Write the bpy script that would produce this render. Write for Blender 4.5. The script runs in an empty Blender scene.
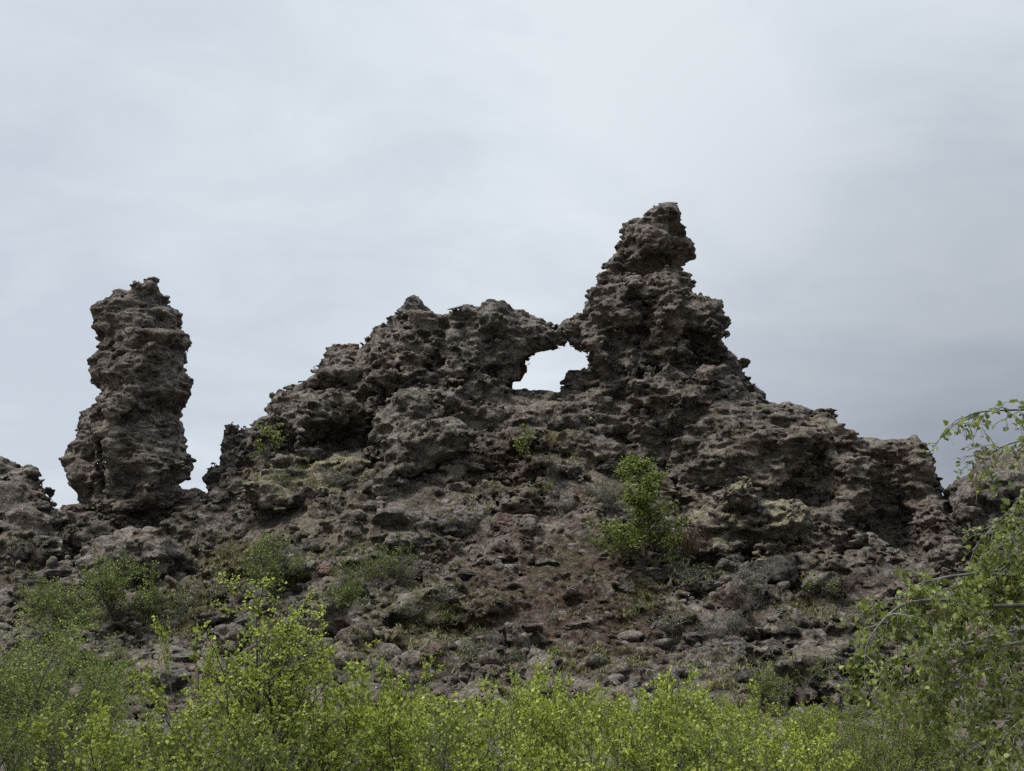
import bpy, math, random
import numpy as np
from mathutils import Vector
from mathutils.bvhtree import BVHTree

SC = bpy.context.scene
COL = SC.collection
PI = math.pi
F = 1098.0
PITCH = math.atan((640 - 385.5) / F)
EYE = np.array([0.0, 0.0, 1.7])
CT, ST = math.cos(PITCH), math.sin(PITCH)

# ------------------------------------------------------------------ camera geometry helpers
def ray(px, py):
    u = (px - 512.0) / F
    v = (385.5 - py) / F
    d = np.array([u, CT - ST * v, ST + CT * v])
    return d

def W(px, py, Y):
    d = ray(px, py)
    return EYE + d * (Y / d[1])

# ------------------------------------------------------------------ noise library
_rs = np.random.RandomState(11)
GT = 32
_g = _rs.normal(size=(GT ** 3, 3)).astype(np.float32)
_g /= np.linalg.norm(_g, axis=1)[:, None]
_RV = _rs.rand(GT ** 3, 6).astype(np.float32)

def _idx(i, j, k):
    return ((i & 31) * 32 + (j & 31)) * 32 + (k & 31)

def gnoise(P, off=0.0):
    P = P.astype(np.float32) + np.float32(off)
    I = np.floor(P)
    f = P - I
    I = I.astype(np.int32)
    u = f * f * f * (f * (f * 6 - 15) + 10)
    out = np.zeros(len(P), np.float32)
    for dx in (0, 1):
        wx = u[:, 0] if dx else 1 - u[:, 0]
        for dy in (0, 1):
            wy = u[:, 1] if dy else 1 - u[:, 1]
            for dz in (0, 1):
                wz = u[:, 2] if dz else 1 - u[:, 2]
                g = _g[_idx(I[:, 0] + dx, I[:, 1] + dy, I[:, 2] + dz)]
                out += wx * wy * wz * (g[:, 0] * (f[:, 0] - dx) + g[:, 1] * (f[:, 1] - dy) + g[:, 2] * (f[:, 2] - dz))
    return out * 1.5

def fbm(P, octs=3, off=0.0, gain=0.5):
    s = 0
    a = 1.0
    for o in range(octs):
        s = s + a * gnoise(P * (2.03 ** o), off + 7.3 * o)
        a *= gain
    return s

def worley(P, off=0.0):
    P = P.astype(np.float32) + np.float32(off)
    B = np.floor(P - 0.5).astype(np.int32)
    n = len(P)
    F1 = np.full(n, 9.0, np.float32)
    F2 = np.full(n, 9.0, np.float32)
    best = np.zeros(n, np.int32)
    bd = np.zeros((n, 3), np.float32)
    for dx in (0, 1):
        for dy in (0, 1):
            for dz in (0, 1):
                C = B + np.array([dx, dy, dz], np.int32)
                ix = _idx(C[:, 0], C[:, 1], C[:, 2])
                pt = C + 0.5 + (_RV[ix, :3] - 0.5) * 0.9
                dl = P - pt
                d = np.sqrt((dl * dl).sum(1))
                closer = d < F1
                F2 = np.where(closer, F1, np.minimum(F2, d))
                F1 = np.where(closer, d, F1)
                best = np.where(closer, ix, best)
                bd = np.where(closer[:, None], dl, bd)
    return F1, F2, best, bd

def blocks(P, size, flat=1.5, off=0.0, crack=0.35, facet=0.55, step=0.5):
    """fractured, faceted blocks about SIZE metres across; returns outward displacement in metres"""
    q = P / np.array([size, size, size / flat], np.float32)
    q = q + 0.13 * np.stack([gnoise(q * 1.1, off + 3), gnoise(q * 1.1, off + 13), gnoise(q * 1.1, off + 23)], 1)
    F1, F2, ix, dl = worley(q, off)
    nv = _g[ix]
    fc = (dl * nv).sum(1) * facet + (_RV[ix, 3] - 0.5) * step
    e = F2 - F1
    fc = fc - crack * np.exp(-(e / 0.13) ** 2)
    return size * fc

# ------------------------------------------------------------------ mesh helpers
def mesh_from(name, V, quads=None, tris=None, smooth=True):
    me = bpy.data.meshes.new(name)
    nq = 0 if quads is None else len(quads)
    nt = 0 if tris is None else len(tris)
    me.vertices.add(len(V))
    me.vertices.foreach_set('co', np.ascontiguousarray(V, np.float32).ravel())
    loops = []
    starts = []
    if nq:
        loops.append(np.asarray(quads, np.int32).ravel())
        starts.append(np.arange(nq, dtype=np.int32) * 4)
    if nt:
        loops.append(np.asarray(tris, np.int32).ravel())
        starts.append(nq * 4 + np.arange(nt, dtype=np.int32) * 3)
    L = np.concatenate(loops)
    S = np.concatenate(starts)
    me.loops.add(len(L))
    me.loops.foreach_set('vertex_index', L)
    me.polygons.add(len(S))
    me.polygons.foreach_set('loop_start', S)
    me.update(calc_edges=True)
    me.validate()
    if smooth:
        me.shade_smooth()
    return me

def link(name, me, mat=None, parent=None):
    o = bpy.data.objects.new(name, me)
    COL.objects.link(o)
    if mat is not None and me is not None:
        if len(me.materials) == 0:
            me.materials.append(mat)
        else:
            o.material_slots[0].link = 'OBJECT'
            o.material_slots[0].material = mat
    if parent is not None:
        o.parent = parent
    return o

def tag(o, label=None, cat=None, group=None, kind=None):
    if label: o['label'] = label
    if cat: o['category'] = cat
    if group: o['group'] = group
    if kind: o['kind'] = kind
    return o

def surface_nets(D, origin, h):
    nx, ny, nz = D.shape
    neg = D < 0
    c = np.zeros((nx - 1, ny - 1, nz - 1), np.uint8)
    for dx in (0, 1):
        for dy in (0, 1):
            for dz in (0, 1):
                c += neg[dx:nx - 1 + dx, dy:ny - 1 + dy, dz:nz - 1 + dz]
    act = (c > 0) & (c < 8)
    ci = np.argwhere(act).astype(np.int32)
    n = len(ci)
    imap = np.full(act.shape, -1, np.int32)
    imap[act] = np.arange(n, dtype=np.int32)
    corner = {}
    for dx in (0, 1):
        for dy in (0, 1):
            for dz in (0, 1):
                corner[(dx, dy, dz)] = D[ci[:, 0] + dx, ci[:, 1] + dy, ci[:, 2] + dz]
    acc = np.zeros((n, 3), np.float32)
    cnt = np.zeros(n, np.float32)
    for a in corner:
        for ax in range(3):
            if a[ax] == 1:
                continue
            b = list(a); b[ax] = 1; b = tuple(b)
            va, vb = corner[a], corner[b]
            m = (va < 0) != (vb < 0)
            t = np.where(m, va / np.where(m, va - vb, 1), 0)
            p = np.tile(np.array(a, np.float32), (n, 1))
            p[:, ax] = t
            acc += np.where(m[:, None], p, 0)
            cnt += m
    V = (ci + acc / cnt[:, None]) * h + np.asarray(origin, np.float32)
    quads = []
    for ax in range(3):
        o1, o2 = [(1, 2), (2, 0), (0, 1)][ax]
        sl0 = [slice(None)] * 3; sl1 = [slice(None)] * 3
        sl0[ax] = slice(0, -1); sl1[ax] = slice(1, None)
        n0, n1 = neg[tuple(sl0)], neg[tuple(sl1)]
        e = np.argwhere(n0 != n1)
        sgn = n0[e[:, 0], e[:, 1], e[:, 2]]
        dims = act.shape
        ok = (e[:, o1] > 0) & (e[:, o2] > 0) & (e[:, o1] < dims[o1]) & (e[:, o2] < dims[o2])
        e, sgn = e[ok], sgn[ok]
        def at(a, b):
            q = e.copy(); q[:, o1] -= a; q[:, o2] -= b
            return imap[q[:, 0], q[:, 1], q[:, 2]]
        q = np.stack([at(1, 1), at(0, 1), at(0, 0), at(1, 0)], 1)
        q[~sgn] = q[~sgn][:, ::-1]
        quads.append(q)
    Q = np.concatenate(quads)
    # keep the largest piece only
    lab = np.arange(n, dtype=np.int32)
    E = np.concatenate([Q[:, [0, 1]], Q[:, [1, 2]], Q[:, [2, 3]]])
    while len(E):
        A, B = lab[E[:, 0]], lab[E[:, 1]]
        d = A != B
        if not d.any():
            break
        E = E[d]; A = A[d]; B = B[d]
        np.minimum.at(lab, np.maximum(A, B), np.minimum(A, B))
        while True:
            nl = lab[lab]
            if (nl == lab).all():
                break
            lab = nl
    big = np.bincount(lab).argmax()
    keep = lab == big
    re = np.cumsum(keep) - 1
    Q = Q[keep[Q[:, 0]]]
    return V[keep], re[Q]

def poly_sdf(poly, X, Z):
    P = np.asarray(poly, np.float32)
    d = np.full(X.shape, 1e9, np.float32)
    s = np.ones(X.shape, np.float32)
    N = len(P)
    for i in range(N):
        a, b = P[i], P[i - 1]
        ex, ez = b[0] - a[0], b[1] - a[1]
        wx, wz = X - a[0], Z - a[1]
        t = np.clip((wx * ex + wz * ez) / (ex * ex + ez * ez + 1e-12), 0, 1)
        bx, bz = wx - ex * t, wz - ez * t
        d = np.minimum(d, bx * bx + bz * bz)
        c1 = Z >= a[1]; c2 = Z < b[1]; c3 = ex * wz > ez * wx
        flip = (c1 & c2 & c3) | (~c1 & ~c2 & ~c3)
        s = np.where(flip, -s, s)
    return s * np.sqrt(d)

def smin(a, b, k):
    h = np.clip(0.5 + 0.5 * (b - a) / k, 0, 1)
    return b * (1 - h) + a * h - k * h * (1 - h)

def knobs(P, size, off=0.0, flat=1.3):
    """clinkery knobs with sharp creases between them"""
    q = P / np.array([size, size, size / flat], np.float32)
    q = q + 0.3 * np.stack([gnoise(q * 0.9, off + 2), gnoise(q * 0.9, off + 12), gnoise(q * 0.9, off + 22)], 1)
    F1, F2, ix, dl = worley(q, off)
    return size * (0.42 - F1 * F1 - 0.45 * np.exp(-((F2 - F1) / 0.16) ** 2) + 0.45 * (_RV[ix, 4] - 0.5))

def noise_coarse(P, strata, seed, pits, big):
    n = 0.50 * big * blocks(P, 2.1, 1.25, seed + 1, crack=0.20, facet=0.55, step=0.45)
    if strata:
        q = P + 0.5 * np.stack([gnoise(P * 0.6, seed + 31), gnoise(P * 0.6, seed + 32), 0.6 * gnoise(P * 0.8, seed + 33)], 1)
        s = gnoise(q * np.array([0.30, 0.30, 1.9], np.float32), seed + 40)
        gate = np.clip(0.6 + 1.2 * gnoise(P * 0.4, seed + 47), 0.1, 1)
        n = n + strata * 0.20 * np.tanh(s * 4) * gate
    if pits:
        pt = gnoise(P * np.array([0.6, 0.6, 0.85], np.float32), seed + 60)
        n = n - pits * 0.6 * np.clip(pt - 0.25, 0, 0.5) / 0.3
    return n

def noise_mid(P, strata, seed, fine):
    q = P + 0.35 * np.stack([gnoise(P * 0.9, seed + 35), gnoise(P * 0.9, seed + 36), 0.4 * gnoise(P * 1.1, seed + 37)], 1)
    return strata * 0.10 * np.tanh(4 * gnoise(q * np.array([0.6, 0.6, 4.6], np.float32), seed + 44)) + 0.22 * fine * blocks(P, 0.62, 1.7, seed + 6, crack=0.2, facet=0.8, step=0.45)

def noise_fine(P, seed, fine):
    n = 0.45 * fine * blocks(P, 0.30, 1.6, seed + 9, crack=0.25, facet=0.9, step=0.6)
    return n + 0.035 * fine * gnoise(P * 6.5, seed + 55)

def fracture(D, xs, ys, zs, band, size, flat, alpha, tilt, off, lim, mask=None):
    """break the rock into angular blocks: inside every cell the depth is pulled towards that of the cell's own centre"""
    src = D.copy().ravel(); out = D.ravel()
    nx, ny, nz = D.shape
    h = xs[1] - xs[0]
    sc = np.array([size, size, size / flat], np.float32)
    ids = np.flatnonzero(np.abs(out) < band)
    for s in range(0, len(ids), 49152):
        c = ids[s:s + 49152]
        k = c % nz; t = c // nz
        P = np.stack([xs[t // ny], ys[t % ny], zs[k]], 1)
        q = P / sc
        q = q + 0.06 * np.stack([gnoise(q * 1.3, off + 3), gnoise(q * 1.3, off + 13), gnoise(q * 1.3, off + 23)], 1)
        F1, F2, ix, dl = worley(q, off)
        C = P - dl * sc
        i = np.clip(np.rint((C[:, 0] - xs[0]) / h).astype(np.int64), 0, nx - 1)
        j = np.clip(np.rint((C[:, 1] - ys[0]) / h).astype(np.int64), 0, ny - 1)
        m = np.clip(np.rint((C[:, 2] - zs[0]) / h).astype(np.int64), 0, nz - 1)
        dc = src[(i * ny + j) * nz + m]
        ch = alpha * (dc - src[c]) - tilt * size * (dl * _g[ix]).sum(1) + (_RV[ix, 5] - 0.5) * 0.25 * size * alpha
        ch = ch + 0.10 * size * np.exp(-((F2 - F1) / 0.09) ** 2)
        if mask is not None:
            ch = ch * mask(P)
        out[c] += np.clip(ch, -lim, lim)

def carve(D, xs, ys, zs, band, f, lim, amp=1.0):
    flat = D.ravel()
    ids = np.flatnonzero(np.abs(flat) < band)
    ny, nz = D.shape[1], D.shape[2]
    for s in range(0, len(ids), 49152):
        c = ids[s:s + 49152]
        k = c % nz; t = c // nz
        P = np.stack([xs[t // ny], ys[t % ny], zs[k]], 1)
        flat[c] -= np.clip(amp * f(P), -lim, lim)

def build_rock(polys, seed, h=0.07, amp=1.0, strata=0.5, bulges=(), caves=(), fine=1.0, pits=1.0, big=1.0, mush=0.5, holes=(), shrink=0.10, slab=1.7):
    """polys: (pixel outline, depth, half thickness, lean): each outline is given its own distance, a rounded
    thickness and a lean; bulges and caves are ellipsoids at (px, py, depth, rx, ry, rz)"""
    wp = []
    lo = np.array([1e9] * 3); hi = -lo
    for poly, Y, R, lean in polys:
        pts = np.array([W(px, py, Y)[[0, 2]] for px, py in poly])
        zr = pts[:, 1].max()
        wp.append((pts, Y, R, lean, zr))
        ymin = Y - R - max(0, lean) * (zr - pts[:, 1].min()); ymax = Y + R
        lo = np.minimum(lo, [pts[:, 0].min(), ymin, pts[:, 1].min()])
        hi = np.maximum(hi, [pts[:, 0].max(), ymax, pts[:, 1].max()])
    lo[1] -= 1.0
    lo -= 0.8; hi += 0.8
    nx, ny, nz = [int(math.ceil((hi[i] - lo[i]) / h)) + 1 for i in range(3)]
    xs = (lo[0] + h * np.arange(nx)).astype(np.float32)
    ys = (lo[1] + h * np.arange(ny)).astype(np.float32)
    zs = (lo[2] + h * np.arange(nz)).astype(np.float32)
    XX, ZZ = np.meshgrid(xs, zs, indexing='ij')
    # a slow wander of the faces in depth
    q2 = np.stack([XX.ravel() * 0.28, np.full(XX.size, seed * 1.7), ZZ.ravel() * 0.28], 1)
    wob = (fbm(q2, 3, seed) * 1.1).reshape(XX.shape).astype(np.float32)
    D = None
    for pts, Y, R, lean, zr in wp:
        d2 = poly_sdf(pts, XX, ZZ)
        yc = Y + lean * (ZZ - zr) + wob * min(1.0, R / 2)
        a = np.maximum(R + d2, 0)[:, None, :]
        dy = ys[None, :, None] - yc[:, None, :]
        d = np.sqrt(a * a + dy * dy) - R
        D = d if D is None else smin(D, d, mush)
    X3, Y3, Z3 = xs[:, None, None], ys[None, :, None], zs[None, None, :]
    def anchor(px, py, off):
        """where the sight line through (px, py) meets the rock, pushed OFF metres further back"""
        for y in np.arange(lo[1], hi[1], h * 0.5):
            p = W(px, py, y)
            i, j, k = [int(round((p[t] - lo[t]) / h)) for t in range(3)]
            if 0 <= i < nx and 0 <= j < ny and 0 <= k < nz and D[i, j, k] < 0:
                return W(px, py, y + off)
        return W(px, py, polys[0][1] + off)
    def ellip(c, r):
        w = [slice(max(0, int((c[t] - 1.6 * r[t] - 0.8 - lo[t]) / h)), max(0, int((c[t] + 1.6 * r[t] + 0.8 - lo[t]) / h) + 1)) for t in range(3)]
        k = np.sqrt(((X3[w[0]] - c[0]) / r[0]) ** 2 + ((Y3[:, w[1]] - c[1]) / r[1]) ** 2 + ((Z3[:, :, w[2]] - c[2]) / r[2]) ** 2)
        return tuple(w), ((k - 1) * min(r)).astype(np.float32)
    for px, py, off, rx, ry, rz in bulges:
        w, k = ellip(anchor(px, py, off), (rx, ry, rz))
        D[w] = smin(D[w], k, 0.3)
    for poly, Y, shear in holes:
        pts = np.array([W(px, py, Y)[[0, 2]] for px, py in poly])
        for j in range(ny):
            zz = ZZ - (ys[j] - Y) * shear
            D[:, j, :] = np.maximum(D[:, j, :], -poly_sdf(pts, XX, zz) + 0.06 * abs(ys[j] - Y))
    for px, py, off, rx, ry, rz in caves:
        w, k = ellip(anchor(px, py, off), (rx, ry, rz))
        D[w] = -smin(-D[w], k, 0.15)
    D = np.ascontiguousarray(D, np.float32)
    def stage(band, f, lim):
        carve(D, xs, ys, zs, band, f, lim, amp)
    stage(1.2, lambda p: noise_coarse(p, strata, seed, pits, big), 0.8)
    fracture(D, xs, ys, zs, 0.95, 1.45, 1.25, 0.42 * amp / 0.7, 0.10, seed + 2, 0.5)
    fracture(D, xs, ys, zs, 0.65, 0.72, slab, 0.60 * amp / 0.7, 0.12, seed + 7, 0.32)
    stage(0.5, lambda p: noise_mid(p, strata, seed, fine), 0.3)
    A = D.copy()
    A[1:-1, 1:-1, 1:-1] = (D[2:, 1:-1, 1:-1] + D[:-2, 1:-1, 1:-1] + D[1:-1, 2:, 1:-1] + D[1:-1, :-2, 1:-1] + D[1:-1, 1:-1, 2:] + D[1:-1, 1:-1, :-2]) / 6
    D *= 0.6; D += 0.4 * A; D += shrink
    fracture(D, xs, ys, zs, 0.32, 0.36, slab, 0.65 * fine, 0.16, seed + 11, 0.14)
    stage(0.2, lambda p: noise_fine(p, seed, fine), 0.10)
    A[1:-1, 1:-1, 1:-1] = (D[2:, 1:-1, 1:-1] + D[:-2, 1:-1, 1:-1] + D[1:-1, 2:, 1:-1] + D[1:-1, :-2, 1:-1] + D[1:-1, 1:-1, 2:] + D[1:-1, 1:-1, :-2]) / 6
    D *= 0.86; D += 0.14 * A
    D[0] = D[-1] = 1; D[:, 0] = D[:, -1] = 1; D[:, :, 0] = D[:, :, -1] = 1
    V, Q = surface_nets(D, lo, h)
    return V, Q

# ------------------------------------------------------------------ materials
def nodes_of(name):
    m = bpy.data.materials.new(name)
    m.use_nodes = True
    nt = m.node_tree
    for n in list(nt.nodes):
        nt.nodes.remove(n)
    out = nt.nodes.new('ShaderNodeOutputMaterial')
    return m, nt, out

def N(nt, t, **kw):
    n = nt.nodes.new(t)
    for k, v in kw.items():
        if k.startswith('i_'):
            n.inputs[k[2:].replace('_', ' ')].default_value = v
        else:
            setattr(n, k, v)
    return n

def ramp(nt, src, a, b, ca=(0, 0, 0, 1), cb=(1, 1, 1, 1)):
    r = nt.nodes.new('ShaderNodeValToRGB')
    r.color_ramp.elements[0].position = a
    r.color_ramp.elements[1].position = b
    r.color_ramp.elements[0].color = ca
    r.color_ramp.elements[1].color = cb
    nt.links.new(src, r.inputs[0])
    return r

def mixc(nt, fac, a, b, mode='MIX'):
    m = nt.nodes.new('ShaderNodeMix')
    m.data_type = 'RGBA'
    m.blend_type = mode
    for sock, v in ((m.inputs[0], fac), (m.inputs[6], a), (m.inputs[7], b)):
        if hasattr(v, 'is_linked'):
            nt.links.new(v, sock)
        else:
            sock.default_value = v if not isinstance(v, tuple) else (*v, 1)[:4]
    return m.outputs[2]

def mul(nt, a, b, op='MULTIPLY'):
    m = nt.nodes.new('ShaderNodeMath')
    m.operation = op
    for s, v in ((m.inputs[0], a), (m.inputs[1], b)):
        if hasattr(v, 'is_linked'):
            nt.links.new(v, s)
        else:
            s.default_value = v
    return m.outputs[0]

def noise(nt, vec, scale, detail=6, rough=0.6, dist=0.0, off=None):
    n = nt.nodes.new('ShaderNodeTexNoise')
    n.inputs['Scale'].default_value = scale
    n.inputs['Detail'].default_value = detail
    n.inputs['Roughness'].default_value = rough
    n.inputs['Distortion'].default_value = dist
    if off is not None:
        a = nt.nodes.new('ShaderNodeVectorMath'); a.operation = 'ADD'
        nt.links.new(vec, a.inputs[0]); a.inputs[1].default_value = (off, off * 1.7, -off)
        vec = a.outputs[0]
    nt.links.new(vec, n.inputs['Vector'])
    return n.outputs['Fac']

def rock_material(name, dark=(0.034, 0.029, 0.025), light=(0.262, 0.225, 0.192), grey=(0.225, 0.210, 0.188), rust=0.35, moss=0.5,
                  lichen=0.5, layers=0.4, soil=0.0, mosscol=(0.20, 0.185, 0.10), scale=1.0, seed=0.0, grass=0.0, crust=0.6, places=()):
    m, nt, out = nodes_of(name)
    L = nt.links.new
    geo = N(nt, 'ShaderNodeNewGeometry')
    pos = geo.outputs['Position']
    n1 = noise(nt, pos, 0.22, 4, 0.55, 0, seed)
    n2 = noise(nt, pos, 1.3 * scale, 9, 0.68, 0.4, seed + 3)
    n3 = noise(nt, pos, 6.0 * scale, 8, 0.7, 0.3, seed + 5)
    r2 = ramp(nt, n2, 0.40, 0.60).outputs[0]
    base = mixc(nt, r2, dark, light)
    r3 = ramp(nt, n3, 0.42, 0.60).outputs[0]
    base = mixc(nt, mul(nt, r3, 0.62), base, light)
    base = mixc(nt, mul(nt, ramp(nt, n1, 0.42, 0.62).outputs[0], 0.65), base, mixc(nt, r2, (dark[0] * 1.05, dark[1] * 1.1, dark[2] * 1.2), grey))
    # blackened weathering crust
    nk = noise(nt, pos, 0.75, 8, 0.66, 0.6, seed + 17)
    base = mixc(nt, mul(nt, ramp(nt, nk, 0.52, 0.60).outputs[0], crust), base, mixc(nt, r3, (0.022, 0.020, 0.019), (0.075, 0.066, 0.058)))
    # small pores and clasts
    vo = N(nt, 'ShaderNodeTexVoronoi', i_Scale=11.0 * scale)
    L(pos, vo.inputs['Vector'])
    pore = ramp(nt, vo.outputs['Distance'], 0.06, 0.3).outputs[0]
    base = mixc(nt, mul(nt, mul(nt, 1.0, pore, 'SUBTRACT'), 0.55), base, (dark[0] * 0.5, dark[1] * 0.5, dark[2] * 0.5))
    vc = N(nt, 'ShaderNodeTexVoronoi', i_Scale=5.5 * scale)
    L(pos, vc.inputs['Vector'])
    sep = N(nt, 'ShaderNodeSeparateColor'); L(vc.outputs['Color'], sep.inputs[0])
    base = mixc(nt, mul(nt, ramp(nt, sep.outputs[0], 0.70, 0.95).outputs[0], 0.35), base, (light[0] * 1.25, light[1] * 1.2, light[2] * 1.15))
    n4 = noise(nt, pos, 13.0 * scale, 5, 0.75, 0.4, seed + 81)
    n5 = noise(nt, pos, 4.2 * scale, 7, 0.7, 1.0, seed + 85)
    sp4 = mul(nt, ramp(nt, n4, 0.40, 0.60, (0.42, 0.42, 0.42, 1), (1.0, 1.0, 1.0, 1)).outputs[0], ramp(nt, n5, 0.42, 0.58, (0.8, 0.8, 0.8, 1), (1.0, 1.0, 1.0, 1)).outputs[0])
    spv = N(nt, 'ShaderNodeVectorMath'); spv.operation = 'SCALE'
    L(base, spv.inputs[0]); L(mul(nt, sp4, 1.62), spv.inputs['Scale'])
    base = spv.outputs[0]
    if rust:
        nr = noise(nt, pos, 0.55, 6, 0.62, 0.5, seed + 11)
        base = mixc(nt, mul(nt, ramp(nt, nr, 0.55, 0.70).outputs[0], rust), base, mixc(nt, r3, (0.085, 0.045, 0.028), (0.29, 0.17, 0.11)))
    sepn = N(nt, 'ShaderNodeSeparateXYZ'); L(geo.outputs['Normal'], sepn.inputs[0])
    up = sepn.outputs[2]
    if soil:
        ns = noise(nt, pos, 0.45, 7, 0.65, 0.3, seed + 21)
        base = mixc(nt, mul(nt, ramp(nt, ns, 0.46, 0.60).outputs[0], soil), base, mixc(nt, r3, (0.034, 0.027, 0.022), (0.125, 0.097, 0.076)))
    for cx_, cy_, cz_, rad, col_a, col_b, amt in places:
        vd = N(nt, 'ShaderNodeVectorMath'); vd.operation = 'DISTANCE'
        L(pos, vd.inputs[0]); vd.inputs[1].default_value = (cx_, cy_, cz_)
        wob = noise(nt, pos, 0.6, 7, 0.65, 0.3, seed + cx_)
        dd = mul(nt, mul(nt, vd.outputs['Value'], 1.0 / rad), mul(nt, mul(nt, wob, 0.5, 'SUBTRACT'), 3.0), 'ADD')
        base = mixc(nt, mul(nt, ramp(nt, dd, 0.65, 1.0, (1, 1, 1, 1), (0, 0, 0, 1)).outputs[0], amt), base, mixc(nt, r3, col_a, col_b))
    if lichen:
        nl = noise(nt, pos, 2.1, 9, 0.72, 0.4, seed + 31)
        lf = mul(nt, ramp(nt, nl, 0.54, 0.64).outputs[0], ramp(nt, up, 0.0, 0.4).outputs[0])
        base = mixc(nt, mul(nt, lf, lichen), base, (0.33, 0.315, 0.275))
    if moss:
        nm = noise(nt, pos, 0.8, 8, 0.66, 0.3, seed + 41)
        mf = mul(nt, ramp(nt, nm, 0.56 - 0.16 * moss, 0.66 - 0.16 * moss).outputs[0], ramp(nt, up, 0.05, 0.45).outputs[0])
        mc = mixc(nt, r3, (mosscol[0] * 0.5, mosscol[1] * 0.5, mosscol[2] * 0.45), mosscol)
        base = mixc(nt, mul(nt, mf, moss), base, mc)
    if grass:
        ng = noise(nt, pos, 0.33, 7, 0.62, 0.2, seed + 51)
        gf = mul(nt, ramp(nt, ng, 0.52, 0.62).outputs[0], ramp(nt, up, 0.3, 0.7).outputs[0])
        base = mixc(nt, mul(nt, gf, grass), base, mixc(nt, r3, (0.05, 0.045, 0.022), (0.125, 0.115, 0.055)))
    bs = N(nt, 'ShaderNodeBsdfPrincipled')
    bs.inputs['Roughness'].default_value = 0.95
    bs.inputs['Specular IOR Level'].default_value = 0.18
    L(base, bs.inputs['Base Color'])
    # relief: coarse grain, thin beds, pores
    wn = N(nt, 'ShaderNodeTexNoise', i_Scale=2.5 * scale, i_Detail=5.0)
    L(pos, wn.inputs['Vector'])
    wv = N(nt, 'ShaderNodeVectorMath'); wv.operation = 'MULTIPLY_ADD'
    L(wn.outputs['Color'], wv.inputs[0]); wv.inputs[1].default_value = (0.25, 0.25, 0.25); L(pos, wv.inputs[2])
    h = None
    for sc, am in ((3.0, 0.55), (7.5, 0.3), (16.0, 0.15)):
        v = N(nt, 'ShaderNodeTexVoronoi', i_Scale=sc * scale)
        L(wv.outputs[0], v.inputs['Vector'])
        sp = N(nt, 'ShaderNodeSeparateColor'); L(v.outputs['Color'], sp.inputs[0])
        t = mul(nt, mul(nt, sp.outputs[1], v.outputs['Distance'], 'SUBTRACT'), am)
        h = t if h is None else mul(nt, h, t, 'ADD')
    nb = noise(nt, pos, 3.6 * scale, 12, 0.78, 0.5, seed + 61)
    h = mul(nt, h, mul(nt, nb, 0.8), 'ADD')
    b1 = N(nt, 'ShaderNodeBump'); b1.inputs['Strength'].default_value = 1.0; b1.inputs['Distance'].default_value = 0.16
    L(h, b1.inputs['Height'])
    last = b1
    if layers:
        mp = N(nt, 'ShaderNodeMapping'); mp.inputs['Scale'].default_value = (0.5, 0.5, 5.5)
        L(pos, mp.inputs['Vector'])
        nz = noise(nt, mp.outputs[0], 1.0, 6, 0.6, 0.6, seed + 71)
        b2 = N(nt, 'ShaderNodeBump'); b2.inputs['Strength'].default_value = layers; b2.inputs['Distance'].default_value = 0.12
        L(nz, b2.inputs['Height']); L(last.outputs[0], b2.inputs['Normal'])
        last = b2
    b3 = N(nt, 'ShaderNodeBump'); b3.inputs['Strength'].default_value = 0.6; b3.inputs['Distance'].default_value = 0.05
    L(pore, b3.inputs['Height']); L(last.outputs[0], b3.inputs['Normal'])
    L(b3.outputs[0], bs.inputs['Normal'])
    L(bs.outputs[0], out.inputs['Surface'])
    return m

def leaf_material(name, c1, c2, c3, trans=0.3, rough=0.5):
    m, nt, out = nodes_of(name)
    L = nt.links.new
    geo = N(nt, 'ShaderNodeNewGeometry')
    r = nt.nodes.new('ShaderNodeValToRGB')
    e = r.color_ramp.elements
    e[0].position = 0.0; e[0].color = (*c1, 1)
    e[1].position = 1.0; e[1].color = (*c3, 1)
    k = e.new(0.55); k.color = (*c2, 1)
    L(geo.outputs['Random Per Island'], r.inputs[0])
    ob = N(nt, 'ShaderNodeObjectInfo')
    hs = N(nt, 'ShaderNodeHueSaturation')
    mm = N(nt, 'ShaderNodeMapRange'); mm.inputs[3].default_value = 0.82; mm.inputs[4].default_value = 1.15
    L(ob.outputs['Random'], mm.inputs[0]); L(mm.outputs[0], hs.inputs['Value'])
    L(r.outputs[0], hs.inputs['Color'])
    bs = N(nt, 'ShaderNodeBsdfPrincipled')
    bs.inputs['Roughness'].default_value = rough
    bs.inputs['Specular IOR Level'].default_value = 0.35
    L(hs.outputs[0], bs.inputs['Base Color'])
    tr = N(nt, 'ShaderNodeBsdfTranslucent'); L(hs.outputs[0], tr.inputs['Color'])
    mx = N(nt, 'ShaderNodeMixShader'); mx.inputs[0].default_value = trans
    L(bs.outputs[0], mx.inputs[1]); L(tr.outputs[0], mx.inputs[2])
    L(mx.outputs[0], out.inputs['Surface'])
    return m

def bark_material(name, c1, c2, scale=14):
    m, nt, out = nodes_of(name)
    L = nt.links.new
    tc = N(nt, 'ShaderNodeTexCoord')
    n = noise(nt, tc.outputs['Object'], scale, 6, 0.65, 0.5)
    bs = N(nt, 'ShaderNodeBsdfPrincipled'); bs.inputs['Roughness'].default_value = 0.85
    L(mixc(nt, ramp(nt, n, 0.4, 0.62).outputs[0], c1, c2), bs.inputs['Base Color'])
    b = N(nt, 'ShaderNodeBump'); b.inputs['Strength'].default_value = 0.5; b.inputs['Distance'].default_value = 0.01
    L(n, b.inputs['Height']); L(b.outputs[0], bs.inputs['Normal'])
    L(bs.outputs[0], out.inputs['Surface'])
    return m

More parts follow.
